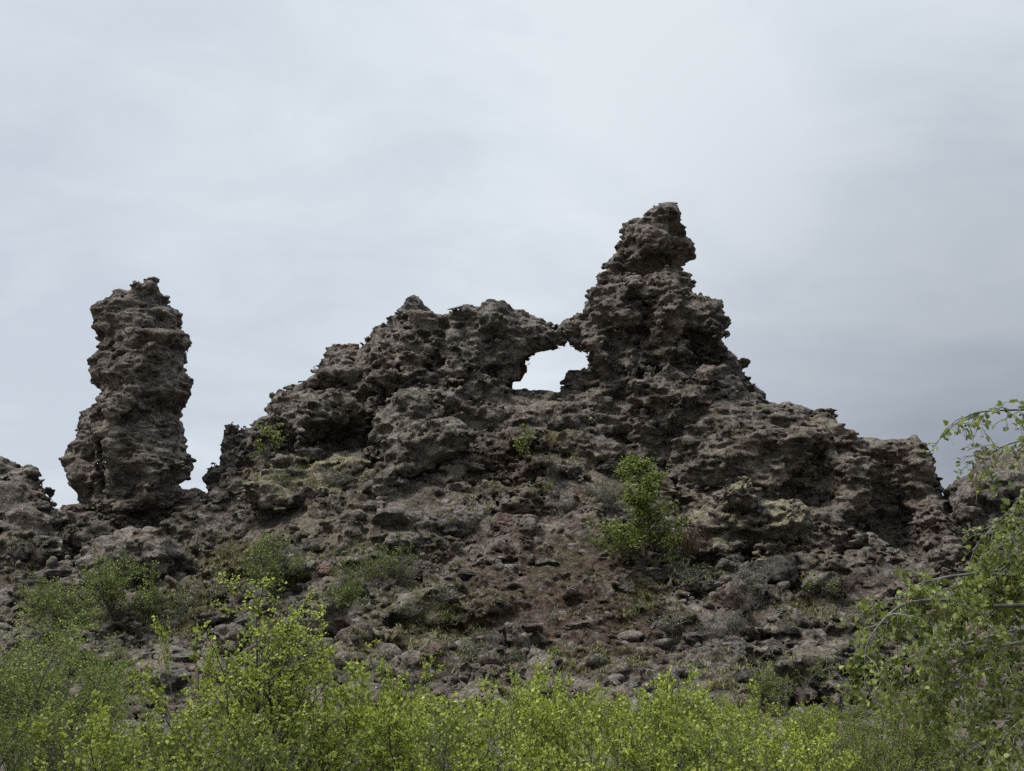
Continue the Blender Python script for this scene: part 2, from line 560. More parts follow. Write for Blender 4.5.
M_crag = rock_material('lava_crag_rock', seed=0.0, moss=0.25, lichen=0.65, layers=0.45, crust=0.78)
M_pillar = rock_material('lava_pillar_rock', seed=4.0, moss=0.1, lichen=0.35, layers=0.9, rust=0.35, crust=0.6)
M_ridge = rock_material('lava_ridge_rock', seed=9.0, moss=0.35, lichen=0.4, layers=0.7, rust=0.35, light=(0.28, 0.235, 0.195), crust=0.65)
M_far = rock_material('far_rock', seed=14.0, moss=0.25, lichen=0.3, rust=0.45)
M_out = rock_material('pale_outcrop_rock', seed=19.0, moss=0.4, lichen=0.85, light=(0.25, 0.22, 0.185), rust=0.2)
M_moss = rock_material('mossy_outcrop_rock', seed=24.0, moss=0.95, lichen=0.6, mosscol=(0.36, 0.33, 0.22), rust=0.15, crust=0.3)
M_ground = rock_material('slope_ground', seed=29.0, dark=(0.034, 0.028, 0.023), light=(0.26, 0.218, 0.18), moss=0.28, lichen=0.8, soil=0.7, grass=0.45, layers=0.0, rust=0.35, crust=0.35, places=[(*W(548, 612, 36.6), 3.4, (0.030, 0.020, 0.015), (0.115, 0.074, 0.052), 0.85), (*W(620, 640, 35.0), 2.6, (0.030, 0.020, 0.015), (0.115, 0.074, 0.052), 0.8), (*W(560, 560, 39.0), 2.4, (0.030, 0.020, 0.015), (0.115, 0.074, 0.052), 0.7), (*W(500, 470, 44.0), 2.0, (0.030, 0.020, 0.015), (0.115, 0.074, 0.052), 0.6),
    (*W(235, 565, 42.0), 2.4, (0.055, 0.050, 0.020), (0.150, 0.135, 0.055), 0.75), (*W(190, 600, 39.0), 2.0, (0.055, 0.050, 0.020), (0.150, 0.135, 0.055), 0.7), (*W(300, 480, 46.0), 2.2, (0.055, 0.050, 0.020), (0.150, 0.135, 0.055), 0.6), (*W(420, 640, 34.5), 2.2, (0.055, 0.050, 0.020), (0.150, 0.135, 0.055), 0.55), (*W(540, 440, 46.0), 1.3, (0.055, 0.050, 0.020), (0.150, 0.135, 0.055), 0.5)])
M_b_grey = rock_material('boulder_grey', seed=34.0, scale=1.6, moss=0.3, lichen=0.6, layers=0, rust=0.0, light=(0.21, 0.195, 0.175))
M_b_red = rock_material('boulder_red', seed=39.0, scale=1.6, moss=0.2, lichen=0.6, layers=0, rust=0.95, light=(0.25, 0.175, 0.135), dark=(0.09, 0.06, 0.047))
M_b_dark = rock_material('boulder_dark', seed=44.0, scale=1.6, moss=0.3, lichen=0.3, layers=0.3, rust=0.1, light=(0.13, 0.115, 0.1), dark=(0.035, 0.03, 0.027))
M_b_pale = rock_material('boulder_pale', seed=49.0, scale=1.6, moss=0.6, lichen=1.0, layers=0, rust=0.0, light=(0.30, 0.285, 0.25), dark=(0.09, 0.085, 0.075), mosscol=(0.30, 0.28, 0.2))
M_b_tan = rock_material('boulder_tan', seed=54.0, scale=1.6, moss=0.2, lichen=0.5, layers=0.2, rust=0.6, light=(0.27, 0.215, 0.17), dark=(0.085, 0.065, 0.052))

# ------------------------------------------------------------------ terrain
ctrl = []
def cp(px, py, Y):
    p = W(px, py, Y)
    ctrl.append((p[0], Y, p[2]))
for x in range(-36, 37, 9):
    ctrl.append((x, 8, 0)); ctrl.append((x, 16, 0)); ctrl.append((x, 22, 0.15)); ctrl.append((x, 28, 0.5)); ctrl.append((x, 32.0, 0.95))
    ctrl.append((x, 58, 3.5)); ctrl.append((x, 66, 0)); ctrl.append((x, 80, 0))
for a in [(520, 600, 36.5), (520, 500, 42), (520, 440, 46), (530, 400, 49), (440, 600, 36.5), (430, 520, 41), (430, 450, 45.5), (380, 600, 36.5), (600, 600, 36.5),
          (600, 520, 41), (600, 450, 45.5), (650, 470, 46), (650, 560, 39), (690, 620, 35.5), (800, 610, 37.5), (740, 590, 38), (780, 650, 34), (870, 620, 36.5),
          (930, 580, 40), (1000, 590, 40), (1060, 560, 42), (130, 500, 47.5), (30, 505, 47), (40, 570, 42), (130, 590, 40), (60, 620, 37.5),
          (200, 560, 43), (215, 490, 47), (240, 470, 48), (330, 462, 46.5), (290, 520, 42.5), (330, 545, 40), (250, 590, 38), (160, 640, 36), (200, 660, 34.5), (300, 620, 36),
          (-60, 520, 46), (-60, 600, 40), (700, 520, 45), (820, 540, 44), (900, 545, 44), (590, 405, 49.5)]:
    cp(*a)
CP = np.array(ctrl)
def tps(r2):
    return np.where(r2 > 1e-9, 0.5 * r2 * np.log(np.maximum(r2, 1e-9)), 0)
_n = len(CP)
_K = tps(((CP[:, None, :2] - CP[None, :, :2]) ** 2).sum(2)) + np.eye(_n) * 0.6
_A = np.zeros((_n + 3, _n + 3)); _A[:_n, :_n] = _K
_A[:_n, _n:] = np.c_[np.ones(_n), CP[:, :2]]; _A[_n:, :_n] = _A[:_n, _n:].T
_w = np.linalg.solve(_A, np.r_[CP[:, 2], 0, 0, 0])
def height(x, y):
    x = np.asarray(x, float); y = np.asarray(y, float)
    xc = np.clip(x, -34, 34); yc = np.clip(y, 9, 78)
    out = np.zeros(x.size)
    xf, yf = xc.ravel(), yc.ravel()
    for s in range(0, xf.size, 40000):
        a, b = xf[s:s + 40000], yf[s:s + 40000]
        r2 = (a[:, None] - CP[None, :, 0]) ** 2 + (b[:, None] - CP[None, :, 1]) ** 2
        out[s:s + 40000] = tps(r2) @ _w[:_n] + _w[_n] + _w[_n + 1] * a + _w[_n + 2] * b
    out = out.reshape(x.shape)
    far = np.clip((np.abs(x) - 28) / 40, 0, 1) 
    out = out * (1 - far)
    return np.where((y < 26), out * np.clip((y - 4) / 22, 0, 1), out)

def grade(a, b, step, far, ratio=1.22):
    core = np.arange(a, b + 1e-6, step)
    lo, hi = [], []
    s = step; x = a
    while x > -far:
        s *= ratio; x -= s; lo.append(x)
    s = step; x = b
    while x < far:
        s *= ratio; x += s; hi.append(x)
    return np.r_[lo[::-1], core, hi]

HX0, HX1, HY0, HY1 = -23.5, 23.5, 23.0, 53.0
gx = grade(-26, 26, 0.4, 4000); gy = grade(-2, 56, 0.4, 4000)
GX, GY = np.meshgrid(gx, gy, indexing='ij')
def edge(x, y):
    return np.clip(np.minimum(np.minimum(x - HX0, HX1 - x), np.minimum(y - HY0, HY1 - y)) / 2.2, 0, 1)
GZ = height(GX, GY) - 0.55 * edge(GX, GY) + 0.06 * gnoise(np.stack([GX.ravel(), GY.ravel(), 0 * GX.ravel()], 1) * 0.9, 4).reshape(GX.shape) * (np.abs(GX) < 60) * (np.abs(GY) < 90)
P = np.stack([GX.ravel(), GY.ravel(), GZ.ravel()], 1)
nxg, nyg = len(gx), len(gy)
I = np.arange(nxg * nyg).reshape(nxg, nyg)
GQ = np.stack([I[:-1, :-1], I[1:, :-1], I[1:, 1:], I[:-1, 1:]], -1).reshape(-1, 4)
ground = link('ground', mesh_from('ground', P, GQ), M_ground)
tag(ground, 'flat dark volcanic ground around the foot of the lava slope', 'ground', kind='structure')

def build_hill(h=0.08):
    xs = np.arange(HX0, HX1, h).astype(np.float32); ys = np.arange(HY0, HY1, h).astype(np.float32)
    XX, YY = np.meshgrid(xs, ys, indexing='ij')
    H = height(XX, YY)
    e = 0.3
    sl = np.sqrt(1 + ((height(XX + e, YY) - H) / e) ** 2 + ((height(XX, YY + e) - H) / e) ** 2)
    H = H + 0.30 * gnoise(np.stack([XX.ravel(), YY.ravel(), 0 * XX.ravel()], 1) * 0.35, 9).reshape(H.shape) - 0.95 * (1 - edge(XX, YY))
    zs = np.arange(-1.6, H.max() + 1.0, h).astype(np.float32)
    D = ((zs[None, None, :] - H[:, :, None]) / sl[:, :, None]).astype(np.float32)
    # bare soil patches stay smoother than the rocky ribs
    def rough(P):
        q = np.stack([P[:, 0], P[:, 1], 0 * P[:, 0]], 1)
        r = np.clip(0.95 + 1.3 * gnoise(q * 0.27, 3.0), 0.5, 1.15)
        for px, py, Y, rad in ((545, 605, 37.0, 2.6), (600, 640, 34.5, 2.0), (240, 560, 42, 1.6), (600, 560, 39.5, 1.5)):
            c = W(px, py, Y)
            dd = np.sqrt(((P[:, 0] - c[0]) / 1.5) ** 2 + (P[:, 1] - c[1]) ** 2) / rad
            r = r * np.clip(0.30 + 0.7 * (dd - 0.5) * 1.5, 0.30, 1)
        return r
    def f1(P):
        n = 0.55 * blocks(P, 1.9, 1.25, 101, crack=0.2, facet=0.75, step=0.5) + 0.32 * blocks(P, 3.6, 1.2, 103, crack=0.1, facet=0.7, step=0.5)
        q = np.stack([P[:, 0], P[:, 1] * 0.5, P[:, 2] * 0.5], 1)
        n = n + 0.55 * np.clip(gnoise(P * 0.45, 131), -0.4, 0.6)
        return n * rough(P)
    def f3(P):
        n = 0.6 * blocks(P, 0.30, 1.5, 109, crack=0.25, facet=0.85, step=0.6) + 0.04 * gnoise(P * 6.1, 155)
        return n * np.clip(rough(P) * 1.4, 0.5, 1)
    carve(D, xs, ys, zs, 0.85, f1, 0.65)
    fracture(D, xs, ys, zs, 0.95, 1.6, 1.25, 0.72, 0.30, 102, 0.7, rough)
    fracture(D, xs, ys, zs, 0.7, 0.78, 1.5, 0.80, 0.34, 106, 0.45, rough)
    fracture(D, xs, ys, zs, 0.4, 0.38, 1.5, 0.75, 0.34, 110, 0.24, lambda P: np.clip(rough(P) * 1.5, 0.5, 1))
    carve(D, xs, ys, zs, 0.2, f3, 0.15)
    return surface_nets(D, (xs[0], ys[0], zs[0]), h)

tag(ground, 'steep rubble slope of dark volcanic soil and stones rising to the lava crag', 'ground', kind='structure')

SURF = []
def add_bvh(V, Q):
    SURF.append(BVHTree.FromPolygons([tuple(v) for v in np.asarray(V, float)], [tuple(q) for q in np.asarray(Q).tolist()]))

def hit_pixel(px, py):
    d = Vector(ray(px, py)).normalized(); o = Vector(EYE)
    best = None
    for t in SURF:
        h = t.ray_cast(o, d)
        if h[0] is not None and (best is None or h[3] < best[3]):
            best = h
    return best

def drop(x, y):
    best = None
    for t in SURF[:2]:
        h = t.ray_cast(Vector((x, y, 60)), Vector((0, 0, -1)))
        if h[0] is not None and (best is None or h[0].z > best[0].z):
            best = h
    return (best[0].z, best[1]) if best else (0.0, Vector((0, 0, 1)))

# ------------------------------------------------------------------ the big rocks
JOBS = []
def rock_thing(name, label, cat, mat, parent=None, **kw):
    JOBS.append((name, label, cat, mat, parent, kw))

def run_jobs():
    from concurrent.futures import ThreadPoolExecutor
    with ThreadPoolExecutor(4) as ex:
        hill_job = ex.submit(build_hill)
        res = list(ex.map(lambda j: build_rock(**j[5]), JOBS))
        HV, HQ = hill_job.result()
    hill = link('hillside', mesh_from('hillside', HV, HQ, smooth=False), M_ground)
    tag(hill, 'steep rugged slope of dark volcanic rubble and soil rising to the lava crag', 'hillside', kind='structure')
    core = (np.abs(P[GQ[:, 0], 0]) < 40) & (P[GQ[:, 0], 1] > -2) & (P[GQ[:, 0], 1] < 62)
    add_bvh(P, GQ[core])
    add_bvh(HV, HQ)
    for (name, label, cat, mat, parent, kw), (V, Q) in zip(JOBS, res):
        o = link(name, mesh_from(name, V, Q, smooth=False), mat, parent)
        if parent is None:
            tag(o, label, cat)
        else:
            o.matrix_parent_inverse = parent.matrix_world.inverted()
        add_bvh(V, Q)

pillar_poly = [(131, 294), (135, 283), (155, 280.5), (164, 290), (162, 299), (175, 302), (179, 311), (178, 324), (186, 331), (187.5, 344), (184, 356), (189, 373), (187, 392),
               (181, 407), (180.5, 429), (187, 443), (193, 460), (192, 483), (187, 503), (172, 518), (165, 560), (100, 560), (96, 515), (92, 490), (96, 460), (98, 430), (98, 395),
               (95, 385), (84, 379), (89, 365), (95, 355), (96, 341), (92, 328), (103, 306), (115, 297), (125, 288)]
shoulder_poly = [(93, 406), (81, 411), (77, 425), (66, 449), (67, 473), (69, 488), (76, 500), (85, 540), (115, 540), (112, 406)]
rock_thing('lava_pillar', 'free standing layered lava pillar with a small knob on top, rising against the sky', 'rock pillar', M_pillar,
           polys=[(pillar_poly, 47.0, 1.9, 0.03), (shoulder_poly, 47.9, 1.3, 0.05)], seed=2.0, strata=1.1, amp=0.30, mush=0.12, pits=0.2, big=1.0, fine=0.5, shrink=-0.04, slab=2.4,
           bulges=[(120, 372, 0.5, 1.0, 0.8, 0.35), (150, 335, 0.4, 1.4, 0.8, 0.4), (165, 385, 0.4, 0.9, 0.8, 0.5), (140, 462, 0.6, 1.7, 0.9, 0.35)],
           caves=[(140, 514, 0.0, 1.5, 0.5, 0.16), (140, 415, 0.0, 2.0, 0.35, 0.35), (97, 455, 0.1, 0.2, 0.8, 2.2), (125, 344, 0, 0.9, 0.3, 0.12)], h=0.065)

crag = bpy.data.objects.new('lava_crag', None); COL.objects.link(crag)
crag.location = tuple(W(520, 480, 48))
bpy.context.view_layer.update()
tag(crag, 'great jagged lava crag with a natural arch window, a tall pinnacle and dark caves', 'rock formation')

wall_poly = [(220, 472), (221, 458), (230, 446), (227, 432), (230, 421), (252, 420), (257, 428), (263, 427), (266, 414), (285, 396), (307, 392), (312, 368), (325, 354), (340, 346),
             (367, 345), (390, 332), (402, 301), (421, 296), (434, 310), (448, 315), (468, 315), (485, 309), (512, 308), (536, 314), (559, 321), (573, 314), (588, 312), (606, 330), (608, 355), (615, 385), (645, 400), (640, 480),
             (520, 520), (380, 540), (330, 500), (226, 520)]
hole_poly = [(580, 350), (568, 347), (556, 347), (547, 351), (538, 356), (526, 367), (519, 377), (508, 384), (513, 391), (530, 392), (545, 392), (558, 391), (580, 391), (598, 388), (592, 365)]
rock_thing('arch_wall', None, None, M_crag, crag, polys=[(wall_poly, 50.0, 2.1, 0.22)], seed=6.0, strata=0.35, amp=0.7, pits=0.4,
           bulges=[(241, 436, 0.3, 0.6, 0.8, 0.6), (236, 460, 0.2, 0.75, 1.0, 0.7), (413, 335, 0.3, 0.9, 1.0, 2.2), (455, 360, 0.6, 1.6, 1.2, 1.2), (495, 345, 0.5, 1.3, 0.9, 1.0), (340, 372, 0.4, 1.2, 1.2, 0.8), (380, 380, 0.3, 0.7, 1.0, 1.6), (430, 395, 0.2, 1.4, 1.0, 0.9), (290, 425, 0.4, 1.3, 0.9, 0.7), (460, 325, 0.4, 0.8, 0.7, 0.5)],
           caves=[(345, 436, 0.3, 1.5, 1.4, 0.5), (316, 445, 0.3, 0.9, 1.0, 0.3), (374, 460, 0.1, 0.35, 1.2, 1.8), (396, 392, 0.0, 0.25, 0.8, 1.6), (505, 372, 0.1, 0.7, 0.9, 0.35), (437, 345, 0.0, 0.3, 0.6, 1.2), (475, 385, 0.0, 1.3, 0.5, 0.2), (360, 360, 0, 0.3, 0.5, 0.8), (318, 385, 0, 1.0, 0.6, 0.18)],
           holes=[(hole_poly, 50.0, 0.17)])

pin_poly = [(630, 215), (641, 213), (656, 208), (677, 206), (681, 222), (687, 231), (694, 249), (690, 262), (683, 268), (690, 276), (687, 290), (696, 298), (706, 304), (715, 311), (722, 322), (721, 345),
            (722, 355), (736, 367), (746, 381), (749, 396), (775, 410), (800, 421), (805, 480), (760, 560), (680, 560), (650, 500), (630, 465), (618, 440), (602, 400), (592, 379), (579, 357), (576, 338), (584, 314), (581, 303),
            (587, 281), (605, 262), (616, 242)]
slab_poly = [(557, 383), (566, 376), (575, 366), (585, 361), (605, 368), (625, 385), (625, 425), (552, 425)]
rock_thing('pinnacle', None, None, M_crag, crag, polys=[(pin_poly, 50.0, 2.3, 0.2), (slab_poly, 50.0, 1.2, 0.1)], seed=10.0, strata=0.3, amp=0.62, pits=0.3, mush=0.2, big=0.8, slab=2.0,
           bulges=[(655, 235, 0.5, 1.1, 1.1, 1.5), (672, 320, 0.3, 1.0, 1.1, 1.5), (708, 328, 0.2, 0.75, 0.8, 0.8), (625, 325, 0.5, 1.1, 1.0, 1.3), (598, 298, 0.3, 0.7, 0.8, 0.6), (705, 380, 0.4, 1.7, 1.2, 0.6), (642, 395, 0.2, 0.8, 0.9, 1.0),
                   (668, 418, 0.3, 1.2, 1.0, 0.6), (655, 280, 0.3, 0.8, 0.9, 0.5), (675, 360, 0.3, 0.7, 0.9, 1.0)],
           caves=[(668, 258, 0.2, 0.7, 0.9, 0.4), (632, 262, 0.1, 0.75, 0.5, 0.9), (652, 310, 0.0, 0.3, 0.9, 1.5), (703, 345, 0.2, 0.7, 1.1, 0.5), (640, 350, 0.0, 0.3, 0.8, 1.6), (602, 318, 0.2, 0.8, 0.7, 0.5),
                  (705, 362, 0.0, 1.3, 0.6, 0.16), (612, 435, 0.1, 0.5, 0.9, 1.4), (620, 375, 0, 0.25, 0.6, 1.4)])

ridge_poly = [(690, 402), (725, 395), (747, 393), (762, 406), (781, 414), (800, 416), (820, 417), (830, 428), (848, 440), (862, 443), (880, 443), (895, 434), (911, 451), (924, 473), (926, 490), (933, 512), (938, 560),
              (930, 610), (680, 620), (650, 480)]
rock_thing('cave_ridge', None, None, M_ridge, crag, polys=[(ridge_poly, 47.6, 2.3, 0.45)], seed=15.0, strata=0.6, amp=0.46, pits=0.2, fine=0.85, slab=2.6,
           bulges=[(905, 505, 3.8, 1.7, 1.8, 2.4), (925, 530, 3.0, 1.2, 1.6, 1.8), (850, 490, 0.4, 1.0, 1.1, 2.0), (842, 560, 0.3, 1.1, 1.1, 1.3), (893, 450, 0.5, 1.1, 1.3, 0.5), (740, 455, 0.5, 2.4, 0.9, 1.3), (880, 562, 0.3, 1.0, 0.8, 0.6), (926, 500, 0.3, 0.35, 1.2, 1.3), (800, 440, 0.4, 1.2, 0.9, 0.6), (870, 470, 0.4, 0.5, 0.8, 1.2)],
           caves=[(905, 490, 0.3, 1.05, 2.5, 1.25), (908, 522, 0.3, 1.1, 2.5, 1.25), (806, 490, 0.3, 0.95, 1.8, 1.0), (828, 455, 0.2, 0.45, 1.1, 1.1), (857, 526, 0.1, 0.45, 0.9, 0.4), (858, 572, 0.1, 0.45, 1.1, 0.8), (857, 545, 0.1, 0.4, 0.9, 0.4),
                  (868, 449, 0.1, 0.7, 0.8, 0.2), (790, 450, 0.0, 0.8, 0.6, 0.3), (760, 490, 0.0, 1.5, 0.5, 0.15)])

rock_thing('rock_bluff', 'brown rounded lava bluff at the left edge beyond the layered pillar', 'rock', M_far,
           polys=[([(-60, 462), (-20, 458), (4, 459), (14, 462), (30, 466), (38, 474), (47, 490), (55, 500), (75, 512), (80, 560), (75, 600), (-70, 610)], 46.5, 2.2, 0.35)], seed=21.0, amp=0.7, strata=0.2, pits=0.2)
rock_thing('rock_bluff', 'brown lava bluff with round holes beyond the drooping birch branches', 'rock', M_far,
           polys=[([(934, 492), (942, 487), (950, 484), (965, 465), (982, 450), (1001, 445), (1030, 436), (1080, 450), (1090, 600), (930, 610), (925, 540)], 45.5, 2.2, 0.4)], seed=26.0, amp=0.7, strata=0.3, pits=0.4,
           caves=[(955, 521, 0.2, 0.5, 1.0, 0.42), (1000, 512, 0.3, 0.75, 1.4, 1.0), (972, 532, 0.1, 0.3, 0.8, 0.4)])
rock_thing('rock_outcrop', 'bulging brown rock face directly beneath the pillar with a dark undercut', 'rock', M_far,
           polys=[([(92, 535), (112, 527), (150, 528), (180, 530), (192, 540), (197, 560), (190, 582), (172, 590), (150, 596), (120, 610), (85, 590), (82, 560)], 43.2, 1.9, 0.25)], seed=30.0, amp=0.55, strata=0.3, pits=0.2,
           caves=[(160, 588, 0.2, 1.3, 1.0, 0.35)])
rock_thing('rock_outcrop', 'lichen covered knobbly outcrop jutting from the slope left of centre', 'rock', M_out,
           polys=[([(392, 388), (412, 384), (432, 396), (440, 412), (470, 425), (482, 440), (470, 462), (440, 480), (412, 498), (385, 525), (360, 530), (352, 520), (378, 490), (372, 452), (366, 430), (378, 405)], 46.4, 1.3, 0.6)], seed=34.0, amp=0.8, strata=0.3, pits=0.4)
rock_thing('rock_outcrop', 'blocky grey outcrop below the arch window beside the pinnacle foot', 'rock', M_crag,
           polys=[([(520, 402), (545, 398), (570, 400), (598, 404), (618, 420), (626, 445), (612, 463), (592, 466), (572, 450), (540, 440), (515, 430)], 47.6, 1.1, 0.45)], seed=38.0, amp=0.8, strata=0.3, pits=0.4)
rock_thing('rock_outcrop', 'broad outcrop capped with thick pale moss right of the green birch', 'rock', M_moss,
           polys=[([(690, 500), (705, 489), (735, 484), (756, 492), (768, 505), (800, 510), (812, 520), (815, 545), (806, 575), (780, 592), (745, 590), (705, 575), (692, 552), (686, 520)], 40.9, 1.5, 0.30)], seed=42.0, amp=0.7, strata=0.6, pits=0.3,
           bulges=[(728, 492, 0.3, 1.3, 1.1, 0.35), (775, 518, 0.3, 1.3, 0.9, 0.35), (712, 518, 0.2, 1.0, 0.8, 0.3), (700, 545, 0.3, 0.4, 0.6, 0.9)], caves=[(735, 562, 0.2, 0.6, 0.8, 0.3), (790, 565, 0.1, 0.25, 0.8, 0.5), (740, 532, 0.0, 1.5, 0.5, 0.12), (722, 505, 0, 0.5, 0.4, 0.12)])
rock_thing('rock_outcrop', 'low mossy hummock outcrop beneath the dark overhang on the upper left', 'rock', M_moss,
           polys=[([(250, 480), (275, 466), (310, 458), (345, 454), (366, 458), (368, 485), (345, 510), (290, 520), (245, 510)], 45.9, 1.0, 0.9)], seed=46.0, amp=0.7, strata=0.1, pits=0.2)
rock_thing('rock_outcrop', 'dark layered outcrop of stacked ledges low on the right slope', 'rock', M_b_dark,
           polys=[([(766, 615), (780, 609), (800, 612), (815, 622), (822, 640), (825, 665), (800, 668), (775, 650), (764, 630)], 35.9, 0.75, 0.3)], seed=50.0, amp=0.6, strata=1.0, pits=0.3, h=0.055)
rock_thing('rock_outcrop', 'low ridge of tumbled grey blocks on the lower left above the gully', 'rock', M_out,
           polys=[([(180, 628), (205, 612), (225, 605), (248, 612), (262, 630), (250, 655), (215, 668), (185, 655)], 36.6, 0.8, 0.7)], seed=54.0, amp=0.7, strata=0.3, h=0.06)
rock_thing('rock_outcrop', 'weathered pinkish grey outcrop breaking the middle of the slope', 'rock', M_b_tan,
           polys=[([(490, 520), (512, 510), (535, 514), (552, 528), (550, 548), (520, 556), (490, 545)], 41.6, 0.7, 0.8)], seed=62.0, amp=0.75, strata=0.3, h=0.065)
rock_thing('rock_outcrop', 'long broken grey outcrop running down the slope below the knobbly one', 'rock', M_crag,
           polys=[([(395, 520), (430, 505), (470, 500), (500, 510), (485, 540), (450, 565), (420, 580), (395, 570), (385, 545)], 41.4, 0.7, 0.8)], seed=66.0, amp=0.9, strata=0.3, h=0.07)
rock_thing('rock_outcrop', 'low rugged outcrop of grey and brown rock on the lower right slope', 'rock', M_crag,
           polys=[([(690, 645), (715, 632), (742, 640), (765, 662), (760, 700), (720, 700), (692, 680)], 35.0, 0.7, 0.7)], seed=70.0, amp=0.7, strata=0.3, h=0.06)
rock_thing('rock_outcrop', 'dark ragged outcrop among the bushes at the lower right edge', 'rock', M_b_dark,
           polys=[([(945, 700), (965, 685), (985, 690), (998, 720), (1005, 771), (985, 800), (930, 800), (935, 735)], 17.0, 0.45, 0.2)], seed=58.0, amp=0.42, strata=0.4, h=0.04)
run_jobs()

# ------------------------------------------------------------------ boulders
def ico(sub):
    import bmesh
    bm = bmesh.new()
    bmesh.ops.create_icosphere(bm, subdivisions=sub, radius=1)
    V = np.array([v.co[:] for v in bm.verts], np.float32)
    T = np.array([[v.index for v in f.verts] for f in bm.faces], np.int32)
    bm.free()
    return V, T

ICO5 = ico(5); ICO3 = ico(3); ICO2 = ico(2)
def boulder_shape(seed, base=ICO5, sharp=10.0, n=13, flat=0.7, rough=1.0):
    rng = np.random.RandomState(seed)
    V, T = base
    nr = rng.normal(size=(n, 3)); nr /= np.linalg.norm(nr, axis=1)[:, None]
    hh = 0.52 + 0.45 * rng.rand(n)
    dt = V @ nr.T.astype(np.float32)
    r = np.where(dt > 0.05, hh[None, :] / np.maximum(dt, 0.05), 9)
    r = np.minimum(r, 1.25)
    r = -np.log(np.exp(-sharp * r).sum(1)) / sharp
    r = r + np.log(1.0) 
    p = V * r[:, None]
    q = p.astype(np.float32) + seed * 3.1
    if rough:
        r = r + rough * (0.26 * blocks(q, 0.5, 1.3, seed % 17, 0.35, 0.7, 0.5) * 1.3 + 0.05 * gnoise(q * 3, seed % 13) + 0.035 * gnoise(q * 7, seed % 11) + 0.02 * gnoise(q * 15, 3))
    p = V * r[:, None]
    p[:, 2] *= flat
    p /= np.abs(p[:, 0]).max()
    return p, T

PROTO = []
for k in range(12):
    p, T = boulder_shape(100 + k, ICO5, sharp=60 + (k % 4) * 15, n=9 + (k % 4), flat=0.66 + 0.08 * (k % 4))
    PROTO.append(mesh_from('boulder', p, None, T, smooth=False))

rb = random.Random(5)
def boulder(px, py, wpx, mat, label, k=None, sx=1.0, sy=1.0, sz=1.0, rz=None, tilt=0.15, name='boulder', sink=0.25, group=None):
    h = hit_pixel(px, py)
    if h is None:
        return None
    Y = h[0].y
    s = 0.5 * wpx * Y / F
    me = PROTO[(rb.randrange(12) if k is None else k)]
    o = bpy.data.objects.new(name, me); COL.objects.link(o)
    if len(me.materials) == 0:
        me.materials.append(mat)
    o.material_slots[0].link = 'OBJECT'; o.material_slots[0].material = mat
    o.scale = (s * sx, s * sy, s * sz)
    o.rotation_euler = (rb.uniform(-tilt, tilt), rb.uniform(-tilt, tilt), rb.uniform(0, 6.28) if rz is None else rz)
    n = h[1]
    o.location = h[0] + Vector((0, 0.35 * s, -sink * s + 0.25 * s))
    tag(o, label, 'boulder', group)
    return o

